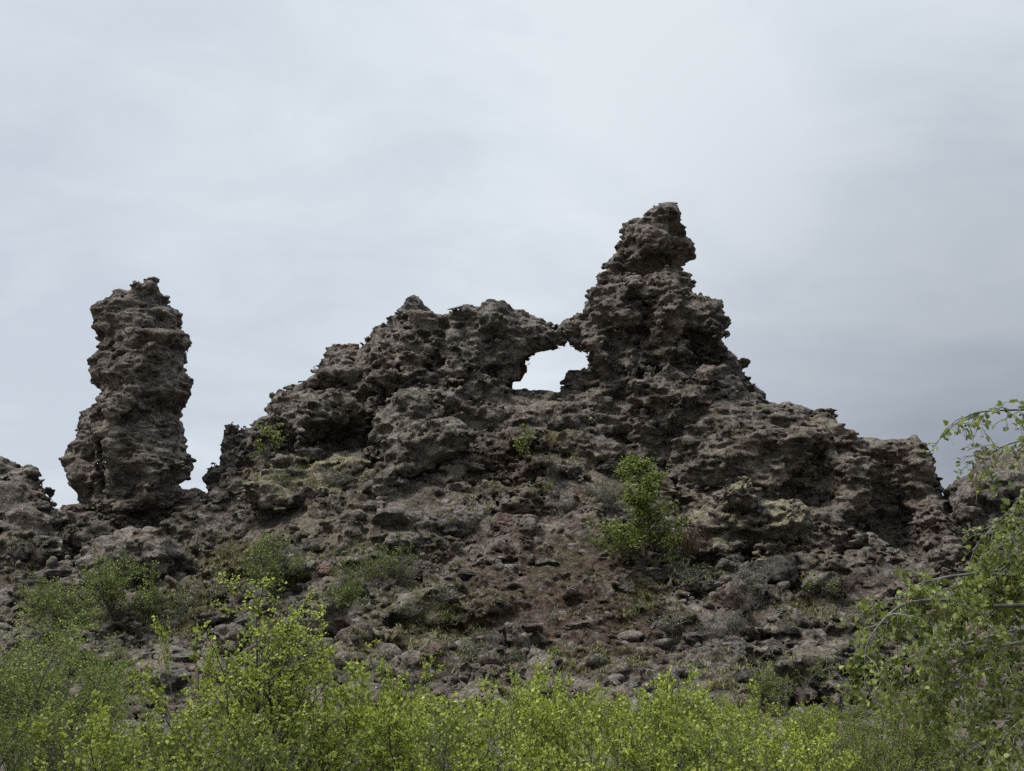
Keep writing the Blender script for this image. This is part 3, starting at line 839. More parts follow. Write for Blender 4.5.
BOULDERS = [
    (725, 602, 54, M_b_red, 'big pointed reddish boulder at the foot of the mossy outcrop', 3, 1.25),
    (715, 588, 20, M_b_grey, 'small grey boulder leaning behind the pointed reddish boulder', None, 1.0),
    (775, 578, 62, M_b_dark, 'large rounded dark boulder under the mossy outcrop beside bare willow twigs', 5, 1.05),
    (735, 570, 40, M_b_grey, 'rounded grey boulder wedged below the moss cap, left of bare willow twigs', 1, 1.0),
    (848, 592, 30, M_b_red, 'upright pinkish stone between the cave ridge and the birch leaves', 7, 1.5),
    (782, 611, 24, M_b_pale, 'flat pale topped stone on the dark layered ledges', 2, 0.5),
    (162, 690, 64, M_b_grey, 'wide grey boulder over a dark hollow on the lower left', 4, 0.8),
    (158, 677, 36, M_b_pale, 'pale lichen capped boulder lying on the wide grey boulder', 6, 0.7),
    (150, 655, 16, M_b_pale, 'small rounded pale stone above the lichen capped boulder', 0, 0.9),
    (136, 662, 16, M_b_pale, 'small pale stone left of the lichen capped boulder', 8, 0.7),
    (140, 640, 20, M_b_grey, 'flat grey stone at the top of the pale stone heap', 9, 0.6),
    (120, 672, 22, M_b_grey, 'low grey stone nearest the left willow bushes', 10, 0.6),
    (185, 660, 28, M_b_grey, 'grey stone just right of the pale stone heap', 11, 0.7),
    (190, 672, 26, M_b_red, 'rusty stone right of the lichen capped boulder', 2, 0.7),
    (90, 740, 40, M_b_red, 'rusty red boulder near the left bottom behind the bright shrubs', 3, 0.8),
    (222, 612, 24, M_b_red, 'rust faced stone on the tumbled grey ridge', 1, 0.9),
    (240, 622, 20, M_b_grey, 'squarish grey stone on the right end of the tumbled ridge', 5, 0.9),
    (205, 618, 22, M_b_dark, 'dark stone on the left end of the tumbled ridge', 7, 0.7),
    (325, 568, 30, M_b_red, 'pinkish angular block at the edge of the green gully bush', 0, 1.1),
    (345, 552, 24, M_b_pale, 'pale flat stone above the pinkish angular block', 2, 0.55),
    (352, 562, 26, M_b_pale, 'pale stone slab to the right of the pinkish angular block', 9, 0.5),
    (392, 520, 44, M_b_grey, 'long grey block at the foot of the knobbly outcrop', 4, 0.7),
    (365, 535, 30, M_b_grey, 'grey stone lowest in the line under the knobbly outcrop', 8, 0.7),
    (512, 525, 46, M_b_red, 'pinkish split boulder in the middle of the slope', 6, 0.75),
    (528, 520, 22, M_b_tan, 'tan stone against the right side of the pinkish split boulder', 10, 0.9),
    (470, 468, 36, M_b_tan, 'flat tan slab tilted above a dark gap on the upper slope', 11, 0.45),
    (452, 480, 24, M_b_grey, 'grey stone left of the tilted tan slab', 1, 0.8),
    (492, 601, 12, M_b_red, 'small orange stone alone on the bare dark soil', 3, 0.95),
    (575, 626, 44, M_b_tan, 'broad tan slab flush with the bare dark soil', 2, 0.4),
    (532, 628, 26, M_b_tan, 'smaller tan stone left of the broad tan slab', 5, 0.45),
    (430, 655, 34, M_b_red, 'reddish boulder on the lower slope above the bright shrubs', 7, 0.9),
    (448, 640, 20, M_b_grey, 'grey stone behind the reddish lower boulder', 0, 0.8),
    (485, 672, 26, M_b_tan, 'tan stone right above the bright shrub tops, left of centre', 9, 0.5),
    (525, 680, 44, M_b_grey, 'wide low grey rock just above the bright shrub tops', 4, 0.5),
    (640, 685, 34, M_b_grey, 'low grey rock above the shrubs near the centre bottom', 10, 0.5),
    (648, 655, 24, M_b_red, 'brown red stone on the lower slope under the green birch', 8, 0.8),
    (655, 580, 36, M_b_dark, 'dark boulder at the trunk foot of the green birch', 6, 0.8),
    (625, 590, 26, M_b_dark, 'dark stone left below the green birch', 11, 0.7),
    (580, 495, 34, M_b_red, 'leaning slab with a rusty face above the dark hollow', 1, 0.8),
    (572, 470, 24, M_b_grey, 'pale grey stone above the leaning rusty slab', 3, 0.9),
    (610, 470, 34, M_b_grey, 'rounded grey stone tucked under the blocky outcrop', 5, 0.6),
    (445, 545, 30, M_b_grey, 'grey rugged stone in the middle slope left of the split boulder', 7, 0.8),
    (420, 570, 26, M_b_dark, 'dark stone among the small grey bushes on the slope', 2, 0.8),
    (470, 575, 24, M_b_dark, 'dark stone at the upper edge of the bare soil', 9, 0.6),
    (545, 565, 30, M_b_grey, 'grey stone right of the bare soil top', 4, 0.6),
    (600, 560, 26, M_b_tan, 'tan stone on the slope left of the green birch', 10, 0.6),
    (330, 640, 30, M_b_dark, 'dark block right of the tall bright shrub', 0, 0.7),
    (380, 630, 22, M_b_tan, 'tan stone on the lower left slope', 8, 0.6),
    (690, 640, 30, M_b_grey, 'grey stone below the pointed reddish boulder', 6, 0.8),
    (735, 650, 28, M_b_grey, 'grey stone in the right slope gully', 11, 0.8),
    (745, 680, 34, M_b_dark, 'dark stone at the bottom of the right slope gully', 1, 0.8),
    (700, 668, 28, M_b_dark, 'dark stone above the right end of the bright shrubs', 3, 0.8),
    (850, 695, 30, M_b_pale, 'pale stone showing between the right hand bushes', 5, 0.6),
    (845, 665, 26, M_b_dark, 'dark stone in a shadowy gap below the birch branches', 7, 0.8),
    (40, 540, 36, M_b_grey, 'grey stone on the far left slope below the bluff', 2, 0.6),
    (62, 575, 40, M_b_grey, 'long flat grey stone left of the pillar base bush', 9, 0.45),
    (85, 568, 16, M_b_pale, 'small pale stone right of the long flat grey stone', 4, 0.8),
    (65, 592, 26, M_b_dark, 'dark stone beneath the long flat grey stone', 10, 0.6),
    (40, 505, 30, M_b_dark, 'dark stone in the notch between bluff and pillar', 0, 0.9),
    (60, 500, 22, M_b_grey, 'grey stone in the notch at the left foot of the pillar', 8, 0.9),
    (215, 478, 28, M_b_grey, 'knobbly grey stone on the ridge right of the pillar', 6, 0.8),
    (240, 488, 26, M_b_pale, 'pale stone on the ridge above the shaded gully', 11, 0.7),
    (215, 500, 30, M_b_dark, 'dark stone on the ridge close beside the pillar', 1, 0.7),
    (275, 540, 22, M_b_grey, 'grey stone at the head of the green gully', 3, 0.7),
    (500, 450, 30, M_b_dark, 'dark stone left of the sapling under the arch', 5, 0.6),
    (545, 455, 26, M_b_grey, 'grey stone right of the sapling under the arch', 7, 0.7),
    (545, 480, 22, M_b_tan, 'tan stone downhill of the sapling under the arch', 2, 0.6),
    (880, 612, 30, M_b_dark, 'dark stone at the cave mouth behind the birch leaves', 4, 0.7),
]
for b in BOULDERS:
    px, py, wpx, mat, label, k, sz = b
    boulder(px, py, wpx, mat, label, k, sz=sz, sy=0.9)

# loose scree, uncountable
def scree(count, seed, rmin, rmax, name, label, mat, region):
    rng = np.random.RandomState(seed)
    sh = [boulder_shape(500 + i, ICO2, sharp=30, n=9, flat=0.7, rough=0.8)[0] for i in range(10)]
    T = ICO2[1]
    Vs, Ts = [], []
    nv = 0; made = 0
    while made < count:
        x = rng.uniform(region[0], region[1]); y = rng.uniform(region[2], region[3])
        dens = 0.5 + 1.3 * float(gnoise(np.array([[x * 0.35, y * 0.35, 4.0]]), 2.0)[0])
        if rng.rand() > dens:
            continue
        z, n = drop(x, y)
        s = rmin * (rmax / rmin) ** (rng.rand() ** 2.2)
        a, b, c = rng.uniform(0, 6.28), rng.normal(0, 0.4), rng.normal(0, 0.4)
        ca, sa, cb, sb, cc, sc = math.cos(a), math.sin(a), math.cos(b), math.sin(b), math.cos(c), math.sin(c)
        R = np.array([[ca, -sa, 0], [sa, ca, 0], [0, 0, 1]]) @ np.array([[cb, 0, sb], [0, 1, 0], [-sb, 0, cb]]) @ np.array([[1, 0, 0], [0, cc, -sc], [0, sc, cc]])
        v = (sh[rng.randint(10)] * np.array([s, s * rng.uniform(0.6, 1), s * rng.uniform(0.5, 1.0)])) @ R.T
        v += np.array([x, y, z + s * 0.12])
        Vs.append(v); Ts.append(T + nv); nv += len(v); made += 1
    o = link(name, mesh_from(name, np.concatenate(Vs), None, np.concatenate(Ts), smooth=False), mat)
    tag(o, label, 'rubble', kind='stuff')
    return o
scree(1200, 3, 0.06, 0.5, 'scree', 'loose brown and grey stones scattered all over the slope', M_crag, (-21, 20, 30.5, 48.5))
scree(1500, 8, 0.05, 0.34, 'scree', 'loose dark brown clinker strewn down the slope', M_ground, (-21, 20, 22, 48.5))

# ------------------------------------------------------------------ plants
def unit(v):
    return v / (np.linalg.norm(v) + 1e-9)

def tube_mesh(name, branches, sides=5):
    Vs, Qs = [], []
    nv = 0
    for pts, r0, r1 in branches:
        pts = np.asarray(pts, float); n = len(pts)
        tang = np.gradient(pts, axis=0)
        tang /= np.linalg.norm(tang, axis=1)[:, None] + 1e-9
        ref = np.where(np.abs(tang[:, 2:3]) > 0.9, np.array([[1.0, 0, 0]]), np.array([[0, 0, 1.0]]))
        a = np.cross(tang, ref); a /= np.linalg.norm(a, axis=1)[:, None] + 1e-9
        b = np.cross(tang, a)
        rad = np.linspace(r0, r1, n)[:, None, None]
        th = np.arange(sides) * 2 * PI / sides
        ring = pts[:, None, :] + rad * (a[:, None, :] * np.cos(th)[None, :, None] + b[:, None, :] * np.sin(th)[None, :, None])
        Vs.append(ring.reshape(-1, 3))
        i = np.arange(n - 1)[:, None] * sides; j = np.arange(sides)[None, :]; j2 = (j + 1) % sides
        Qs.append(np.stack([i + j, i + j2, i + sides + j2, i + sides + j], -1).reshape(-1, 4) + nv)
        nv += n * sides
    return mesh_from(name, np.concatenate(Vs), np.concatenate(Qs))

def leaf_mesh(name, pos, out, rng, size, big=False, up=0.5, var=0.5, aspect=0.8):
    n = len(pos)
    pos = np.asarray(pos, float); out = np.asarray(out, float)
    a = out + rng.normal(size=(n, 3)) * 0.55 + np.array([0, 0, -0.15 if big else 0.1])
    a /= np.linalg.norm(a, axis=1)[:, None]
    nrm = rng.normal(size=(n, 3)) * 0.75 + np.array([0, -0.15, up * 1.4])
    b = np.cross(nrm, a); b /= np.linalg.norm(b, axis=1)[:, None] + 1e-9
    c = np.cross(a, b)
    s = (size * (1 - var + 2 * var * rng.rand(n)))[:, None]
    w = s * aspect * 0.5
    if not big:
        f = 0.18 * s
        V = np.stack([pos, pos + a * s * 0.45 - b * w + c * f, pos + a * s, pos + a * s * 0.45 + b * w + c * f], 1).reshape(-1, 3)
        i = np.arange(n)[:, None] * 4
        T = np.concatenate([i + [0, 2, 1], i + [0, 3, 2]])
        return mesh_from(name, V, None, T, smooth=False)
    # a petiole, then a pointed ovate blade folded along its midrib
    base = pos + a * s * 0.3
    prof = [(0.0, 0.0), (0.14, 0.36), (0.34, 0.5), (0.6, 0.38), (0.82, 0.18), (1.0, 0.0)]
    curl = (rng.rand(n)[:, None] * 0.35)
    mids, lefts, rights = [], [], []
    for t, k in prof:
        m = base + a * s * t - c * s * curl * t * t
        mids.append(m)
        lefts.append(m - b * s * k * aspect + c * s * k * 0.28)
        rights.append(m + b * s * k * aspect + c * s * k * 0.28)
    V = np.stack([pos, pos + b * s * 0.03] + mids + lefts[1:5] + rights[1:5], 1).reshape(-1, 3)
    per = 2 + 6 + 4 + 4
    i = np.arange(n)[:, None] * per
    M = lambda k: 2 + k
    Lf = lambda k: 8 + k - 1
    Rt = lambda k: 12 + k - 1
    tr = [[0, 1, M(0)]]
    tr += [[M(0), Lf(1), M(1)][::-1], [M(0), M(1), Rt(1)][::-1], [M(4), M(5), Rt(4)], [M(4), Lf(4), M(5)]]
    qd = []
    for k in (1, 2, 3):
        qd += [[M(k), M(k + 1), Lf(k + 1), Lf(k)], [M(k), Rt(k), Rt(k + 1), M(k + 1)]]
    T = np.concatenate([i + t for t in tr]); Q = np.concatenate([i + q for q in qd])
    return mesh_from(name, V, Q, T, smooth=False)

def grow(rng, p, d, L, r, lvl, cfg, br, lp, ld):
    n = cfg['seg'][lvl]
    pts = [p]; dirs = []
    for i in range(n):
        d = unit(d + rng.normal(size=3) * cfg['jit'][lvl] + np.array([0, 0, cfg['up'][lvl]]))
        p = p + d * L / n
        pts.append(p); dirs.append(d)
    last = lvl == cfg['levels'] - 1
    br.append((pts, r, max(r * (0.35 if not last else 0.5), cfg['rmin'])))
    if not last:
        k = cfg['kids'][lvl]
        k = max(1, int(round(k * rng.uniform(0.75, 1.25))))
        for j in range(k):
            t = cfg['start'][lvl] + (1 - cfg['start'][lvl]) * (j + rng.rand()) / k
            f = min(t * n, n - 1e-3); i = int(f)
            q = pts[i] + (pts[i + 1] - pts[i]) * (f - i)
            perp = unit(np.cross(dirs[i], rng.normal(size=3)))
            cd_ = unit(dirs[i] * (1 - cfg['spread'][lvl]) + perp * cfg['spread'][lvl] + np.array([0, 0, 0.08]))
            cl = L * cfg['ratio'][lvl] * (1.1 - cfg['cone'] * t) * rng.uniform(0.7, 1.2)
            grow(rng, q, cd_, cl, max(r * 0.5 * (1.15 - 0.5 * t), cfg['rmin']), lvl + 1, cfg, br, lp, ld)
    if lvl >= cfg['leaf_from']:
        m = max(2, int(L / cfg['space']))
        for j in range(m):
            t = (0.15 if lvl == cfg['levels'] - 1 else 0.5) + rng.rand() * 0.9
            f = min(max(t, 0), 0.999) * n; i = int(f)
            q = pts[i] + (pts[i + 1] - pts[i]) * (f - i)
            lp.append(q + rng.normal(size=3) * cfg['fuzz'])
            ld.append(unit(dirs[i] * 0.6 + rng.normal(size=3) * 0.7))

def plant_meshes(name, seed, stems, height, cfg, leaf, lean=0.5, r=0.02, sides=5, leaf_up=0.5, aspect=0.8):
    rng = np.random.RandomState(seed)
    br, lp, ld = [], [], []
    for s in range(stems):
        a = rng.uniform(0, 6.28)
        ln = rng.uniform(0.3, 1.0) * lean if stems > 1 else 0.05
        d = unit(np.array([math.cos(a) * ln, math.sin(a) * ln, 1.0]))
        p = np.array([math.cos(a), math.sin(a), 0]) * (0.05 * height * rng.rand() if stems > 1 else 0) + np.array([0, 0, -0.12])
        grow(rng, p, d, height * rng.uniform(0.72, 1.0) * (1 - 0.15 * ln) + 0.12, r * rng.uniform(0.7, 1.1), 0, cfg, br, lp, ld)
    tm = tube_mesh(name + '_wood', br, sides)
    lm = leaf_mesh(name + '_leaves', lp, ld, rng, leaf, up=leaf_up, aspect=aspect)
    top = max(max(q[2] for q in lp), 0.1)
    return tm, lm, top

M_leaf_bright = leaf_material('bright_birch_leaf', (0.128, 0.180, 0.026), (0.326, 0.391, 0.056), (0.553, 0.591, 0.121), 0.40)
M_leaf_mid = leaf_material('mid_green_leaf', (0.101, 0.143, 0.022), (0.217, 0.271, 0.040), (0.367, 0.407, 0.075), 0.3)
M_leaf_dark = leaf_material('deep_green_leaf', (0.098, 0.136, 0.025), (0.213, 0.272, 0.051), (0.344, 0.399, 0.102), 0.38)
M_leaf_willow = leaf_material('willow_leaf', (0.102, 0.151, 0.029), (0.200, 0.262, 0.052), (0.348, 0.400, 0.098), 0.3)
M_leaf_grey = leaf_material('grey_willow_leaf', (0.085, 0.09, 0.055), (0.15, 0.155, 0.095), (0.23, 0.235, 0.15), 0.2)
M_leaf_rust = leaf_material('rusty_twig_leaf', (0.10, 0.05, 0.02), (0.20, 0.11, 0.03), (0.26, 0.17, 0.05), 0.2)
M_leaf_birch = leaf_material('near_birch_leaf', (0.088, 0.128, 0.026), (0.220, 0.273, 0.055), (0.387, 0.410, 0.120), 0.45, 0.4)
M_bark = bark_material('dark_twig_bark', (0.035, 0.028, 0.024), (0.10, 0.085, 0.075))
M_bark_grey = bark_material('grey_twig_bark', (0.10, 0.095, 0.085), (0.24, 0.23, 0.21))

CF_SHRUB = dict(levels=3, seg=[7, 5, 4], jit=[0.13, 0.16, 0.2], up=[0.07, 0.07, 0.04], kids=[11, 7], start=[0.22, 0.15], spread=[0.5, 0.5], ratio=[0.42, 0.40], cone=0.45, rmin=0.0016,
                leaf_from=1, space=0.023, fuzz=0.014)
CF_TREE = dict(levels=4, seg=[10, 6, 5, 3], jit=[0.07, 0.14, 0.18, 0.2], up=[0.05, 0.09, 0.04, 0.0], kids=[17, 6, 4], start=[0.2, 0.2, 0.2], spread=[0.55, 0.5, 0.5], ratio=[0.42, 0.42, 0.45], cone=0.72, rmin=0.0016,
               leaf_from=2, space=0.022, fuzz=0.012)
CF_SLOPE = dict(levels=4, seg=[8, 6, 4, 3], jit=[0.08, 0.14, 0.2, 0.25], up=[0.06, 0.04, 0.04, 0.0], kids=[34, 9, 6], start=[0.04, 0.12, 0.15], spread=[0.62, 0.5, 0.5], ratio=[0.40, 0.42, 0.45], cone=0.78, rmin=0.006,
                leaf_from=2, space=0.022, fuzz=0.08)
CF_BUSH = dict(levels=3, seg=[6, 5, 4], jit=[0.16, 0.2, 0.25], up=[0.04, 0.06, 0.04], kids=[9, 6], start=[0.15, 0.15], spread=[0.55, 0.55], ratio=[0.45, 0.42], cone=0.4, rmin=0.005,
               leaf_from=1, space=0.035, fuzz=0.03)
CF_BARE = dict(levels=3, seg=[6, 5, 4], jit=[0.14, 0.18, 0.22], up=[0.05, 0.06, 0.05], kids=[5, 4], start=[0.25, 0.2], spread=[0.45, 0.45], ratio=[0.45, 0.42], cone=0.4, rmin=0.006,
               leaf_from=2, space=0.16, fuzz=0.02)

PLANTS = {}
for k in range(5):
    PLANTS['shrub%d' % k] = plant_meshes('birch_shrub', 40 + k, 6 + k % 3, 1.75, dict(CF_SHRUB, space=0.020), 0.035, lean=0.62, r=0.014)
for k in range(3):
    PLANTS['fine%d' % k] = plant_meshes('willow_shrub', 60 + k, 9, 1.9, dict(CF_SHRUB, space=0.018), 0.034, lean=0.75, r=0.015, aspect=0.5)
PLANTS['tree'] = plant_meshes('young_birch', 71, 3, 2.2, dict(CF_TREE, space=0.021, kids=[20, 7, 4], ratio=[0.5, 0.45, 0.45], cone=0.62), 0.026, lean=0.16, r=0.02)
PLANTS['slope'] = plant_meshes('slope_birch', 86, 1, 5.0, dict(CF_SLOPE, ratio=[0.40, 0.42, 0.45], start=[0.10, 0.12, 0.15], jit=[0.035, 0.12, 0.18, 0.25], cone=0.88, space=0.028), 0.068, r=0.05, aspect=0.75)
PLANTS['sapling'] = plant_meshes('slope_sapling', 84, 2, 2.0, dict(CF_SHRUB, kids=[9, 4], space=0.06, fuzz=0.03, rmin=0.008), 0.10, lean=0.25, r=0.03)
for k in range(3):
    PLANTS['bush%d' % k] = plant_meshes('slope_bush', 90 + k, 8, 1.8, dict(CF_BUSH, space=0.032, jit=[0.2, 0.26, 0.3]), 0.052, lean=0.95, r=0.02, aspect=0.6)
for k in range(2):
    PLANTS['dwarf%d' % k] = plant_meshes('dwarf_shrub', 95 + k, 9, 0.6, dict(CF_BUSH, space=0.035, kids=[4, 3], rmin=0.004), 0.05, lean=1.8, r=0.008, aspect=0.55)
PLANTS['bare'] = plant_meshes('bare_willow', 99, 8, 1.7, CF_BARE, 0.07, lean=0.8, r=0.017)

rp = random.Random(9)
def plant(name, kind, leaf, bark, loc, height, label, cat, wide=1.0, group=None, stemname='stem', crown='foliage', rz=None):
    tm, lm, top = PLANTS[kind]
    root = bpy.data.objects.new(name, None); COL.objects.link(root)
    s = height / top
    root.location = loc; root.scale = (s * wide, s * wide, s)
    root.rotation_euler = (0, 0, rp.uniform(0, 6.28) if rz is None else rz)
    root.empty_display_size = 0.2
    tag(root, label, cat, group)
    link(stemname, tm, bark, root); link(crown, lm, leaf, root)
    return root

def near_plant(name, kind, leaf, bark, px, top_py, Y, label, cat, wide=1.0, **kw):
    t = W(px, top_py, Y)
    z, n = drop(t[0], Y)
    return plant(name, kind, leaf, bark, (t[0], Y, z), max(0.3, t[2] - z), label, cat, wide, **kw)

def slope_plant(name, kind, leaf, bark, px, py, hpx, label, cat, wide=1.0, **kw):
    h = hit_pixel(px, py)
    return plant(name, kind, leaf, bark, tuple(h[0] - Vector((0, 0, 0.05))), hpx * h[0].y / F, label, cat, wide, **kw)

# bright birch scrub along the bottom
near_plant('birch_tree', 'tree', M_leaf_bright, M_bark, 283, 572, 8.5, 'tallest bright green young birch with a slender dark stem, rising above the low shrubs', 'tree', 1.15, stemname='trunk', crown='crown', rz=0.4)
ROW = [
    (118, 682, 8.0, 0, 'bright birch shrub with a pointed top in front of the wide grey boulder', 1.0),
    (75, 728, 8.6, 1, 'low bright birch shrub hiding the rusty boulder at the bottom left', 0.95),
    (190, 708, 8.2, 2, 'bright birch shrub between the pointed one and the tallest young birch', 1.0),
    (228, 616, 9.6, 3, 'bright loose birch shrub close on the left of the tallest young birch', 0.8),
    (336, 636, 9.4, 4, 'bright birch shrub close on the right of the tallest young birch', 0.85),
    (392, 676, 9.0, 0, 'bright birch shrub below the dark block and the small grey bushes', 1.05),
    (430, 690, 10.2, 1, 'bright birch shrub below the reddish lower boulder', 1.05),
    (478, 694, 8.8, 2, 'bright birch shrub below the tan stone left of centre', 1.0),
    (515, 706, 10.5, 3, 'bright birch shrub below the wide low grey rock', 1.0),
    (556, 652, 9.6, 4, 'bright birch shrub standing highest of the row near the centre bottom', 0.75),
    (604, 680, 9.0, 0, 'bright birch shrub just right of the highest one in the centre row', 0.95),
    (634, 664, 10.0, 1, 'bright birch shrub below the low grey rock under the slope birch', 0.9),
    (668, 698, 8.6, 2, 'bright birch shrub with pale bare stems right of the centre', 1.0),
    (690, 680, 10.0, 3, 'bright birch shrub below the right slope gully', 0.9),
    (748, 706, 9.0, 4, 'bright birch shrub at the right end of the gully bottom', 1.0),
    (792, 712, 9.6, 0, 'last bright birch shrub of the row before the darker bushes on the right', 0.95),
    (300, 700, 7.6, 2, 'low bright birch shrub at the foot of the tallest young birch', 0.9),
    (150, 745, 7.2, 4, 'very low bright birch shrub at the bottom edge near the left corner', 0.9),
    (450, 738, 7.4, 3, 'very low bright birch shrub at the bottom edge left of centre', 1.0),
    (580, 736, 7.6, 1, 'very low bright birch shrub at the bottom edge under the centre', 1.0),
    (720, 742, 7.6, 0, 'very low bright birch shrub at the bottom edge right of centre', 1.0),
]
ROW += [(px, py, Y, k, 'paler back row birch shrub ' + where, w) for px, py, Y, k, where, w in [
    (110, 706, 15.0, 3, 'in front of the low grey stones at lower left', 1.0), (165, 712, 14.0, 1, 'under the wide grey boulder', 1.0), (240, 690, 15.5, 2, 'below the tumbled grey ridge', 1.1),
    (315, 686, 15.0, 0, 'below the dark block right of the tallest young birch', 1.0), (368, 694, 14.0, 3, 'below the tan stone on the lower left slope', 1.1), (408, 682, 16.0, 4, 'left of the reddish lower boulder', 1.2),
    (455, 688, 15.0, 1, 'right of the reddish lower boulder', 1.2), (498, 690, 17.0, 0, 'left of the wide low grey rock', 1.2), (538, 688, 14.0, 2, 'directly under the wide low grey rock', 1.1), (580, 684, 16.0, 3, 'below the small bush of the bare soil edge', 1.2),
    (622, 686, 15.0, 4, 'left of the low grey rock at the bottom', 1.2), (664, 688, 17.0, 1, 'right of the low grey rock at the bottom', 1.2), (702, 690, 14.5, 0, 'under the dark stone above the right row end', 1.1),
    (742, 694, 16.0, 3, 'under the dark stone of the gully bottom', 1.2), (786, 698, 15.0, 4, 'below the dark layered outcrop', 1.2), (828, 700, 16.0, 1, 'meeting the dull green shrubs on the right', 1.1)]]
for px, py, Y, k, label, w in ROW:
    near_plant('birch_shrub', 'shrub%d' % k, M_leaf_bright if k != 2 else M_leaf_mid, M_bark if k != 2 else M_bark_grey, px, py, Y, label, 'shrub', w, group='bright birch shrubs along the bottom')
# willow thicket, left
for px, py, Y, k, label, w in [
    (-12, 622, 14.0, 0, 'tall blue green willow shrub cut by the left edge', 1.3),
    (38, 618, 15.0, 1, 'dense blue green willow shrub below the long flat grey stone', 1.25),
    (78, 648, 16.0, 2, 'blue green willow shrub on the right flank of the left thicket', 1.05),
    (100, 632, 18.0, 1, 'yellowish green willow shrub under the bush left of the undercut rock', 1.1), (5, 596, 19.0, 2, 'tallest willow shrub climbing towards the far left bluff', 1.3),
    (20, 680, 12.0, 1, 'lower blue green willow shrub in the bottom left corner', 1.2),
    (66, 700, 13.0, 0, 'lower blue green willow shrub beside the rusty boulder', 1.0)]:
    near_plant('willow_shrub', 'fine%d' % k, M_leaf_willow if k else M_leaf_dark, M_bark, px, py, Y, label, 'shrub', w, group='willow thicket')
# darker bushes, right
for px, py, Y, k, label, w in [
    (842, 700, 11.0, 0, 'dull green fine leaved shrub where the bright row ends on the right', 1.0),
    (880, 672, 11.5, 1, 'dull green fine leaved shrub under the lowest birch twigs', 1.0),
    (925, 668, 12.0, 2, 'dull green fine leaved shrub left of the dark ragged outcrop', 1.0),
    (900, 725, 9.5, 0, 'low dull green shrub at the bottom edge left of the dark ragged outcrop', 1.0),
    (1015, 740, 10.0, 2, 'dull green shrub in the bottom right corner', 1.0)]:
    near_plant('willow_shrub', 'fine%d' % k, M_leaf_mid, M_bark, px, py, Y, label, 'shrub', w, group='dull green shrubs on the right')

slope_plant('birch_tree', 'slope', M_leaf_dark, M_bark, 645, 574, 124, 'full leafy green birch standing alone on the slope below the pinnacle', 'tree', 1.55, stemname='trunk', crown='crown')
slope_plant('birch_tree', 'sapling', M_leaf_dark, M_bark, 528, 472, 48, 'small upright green sapling on the slope below the arch window', 'tree', 1.0, stemname='trunk', crown='crown')
slope_plant('birch_tree', 'sapling', M_leaf_dark, M_bark, 266, 466, 48, 'green sapling on the ridge against the wall left of the dark overhang', 'tree', 1.2, stemname='trunk', crown='crown')
for px, py, hp, kind, leaf, bark, w, label in [
    (262, 592, 62, 'bush0', M_leaf_willow, M_bark, 1.1, 'rounded green bush in the gully left of the pinkish angular block'),
    (292, 590, 40, 'bush1', M_leaf_willow, M_bark, 1.0, 'lower green bush touching the right side of the gully bush'),
    (118, 618, 72, 'bush1', M_leaf_willow, M_bark, 1.0, 'green bush in front of the undercut rock below the pillar'),
    (75, 630, 56, 'bush2', M_leaf_willow, M_bark, 1.1, 'spreading green bush left of the undercut rock'),
    (150, 620, 34, 'bush0', M_leaf_willow, M_bark, 1.2, 'small grey green bush under the right side of the undercut rock'),
    (45, 612, 34, 'bush1', M_leaf_dark, M_bark, 1.3, 'low dark bush under the far left bluff'),
    (372, 588, 52, 'bush2', M_leaf_willow, M_bark, 0.8, 'thin see through bush on the middle left slope'),
    (400, 585, 30, 'bush0', M_leaf_grey, M_bark_grey, 1.0, 'small grey bush just right of the thin see through bush'),
    (612, 512, 34, 'bush1', M_leaf_grey, M_bark_grey, 1.1, 'blue grey low bush up left of the slope birch'),
    (600, 548, 16, 'bush2', M_leaf_dark, M_bark, 1.3, 'low green bush touching the left side of the slope birch'),
    (684, 560, 42, 'bush0', M_leaf_rust, M_bark, 0.7, 'rusty orange dry bush between the slope birch and the mossy outcrop'),
    (756, 604, 48, 'bare', M_leaf_grey, M_bark_grey, 1.0, 'almost leafless grey willow twigs in front of the rounded dark boulder'),
    (730, 640, 34, 'bush1', M_leaf_grey, M_bark_grey, 0.9, 'thin grey green bush on the low rugged outcrop'),
    (800, 690, 40, 'bush2', M_leaf_mid, M_bark_grey, 1.0, 'green bush at the foot of the dark layered outcrop'),
    (770, 705, 36, 'bush0', M_leaf_mid, M_bark_grey, 1.0, 'green bush behind the right end of the bright row'),
    (345, 612, 40, 'bush1', M_leaf_willow, M_bark, 0.8, 'grey green bush behind the tallest young birch'),
]:
    slope_plant('bush', kind, leaf, bark, px, py, hp, label, 'bush', w, group='bushes on the slope')
DW = [(385, 645, 18, 'beside the tan stone on the lower left slope'), (430, 628, 20, 'above the reddish lower boulder'), (470, 655, 20, 'left of the wide low grey rock'), (562, 655, 15, 'below the broad tan slab'),
      (515, 660, 15, 'on the lower edge of the bare soil'), (690, 578, 22, 'under the rusty dry bush'), (350, 605, 22, 'below the pinkish angular block'), (560, 515, 15, 'left of the leaning rusty slab'),
      (600, 500, 16, 'above the blue grey low bush'), (545, 490, 14, 'downhill of the sapling under the arch'), (440, 600, 18, 'left of the bare soil'), (410, 612, 16, 'among stones left of the bare soil'),
      (640, 610, 16, 'below the dark boulder of the slope birch'), (300, 500, 16, 'on the low mossy hummock'), (345, 480, 14, 'on the right end of the low mossy hummock'), (230, 590, 18, 'at the lower end of the green gully'),
      (195, 600, 20, 'in the gully left of the tumbled ridge'), (170, 625, 22, 'left of the tumbled ridge'), (820, 590, 18, 'at the foot of the cave ridge'), (870, 625, 20, 'just outside the cave mouth'),
      (665, 625, 18, 'on the slope between the slope birch and the bright row'), (600, 665, 16, 'above the bright row near the centre'), (490, 640, 14, 'in the middle of the bare soil')]
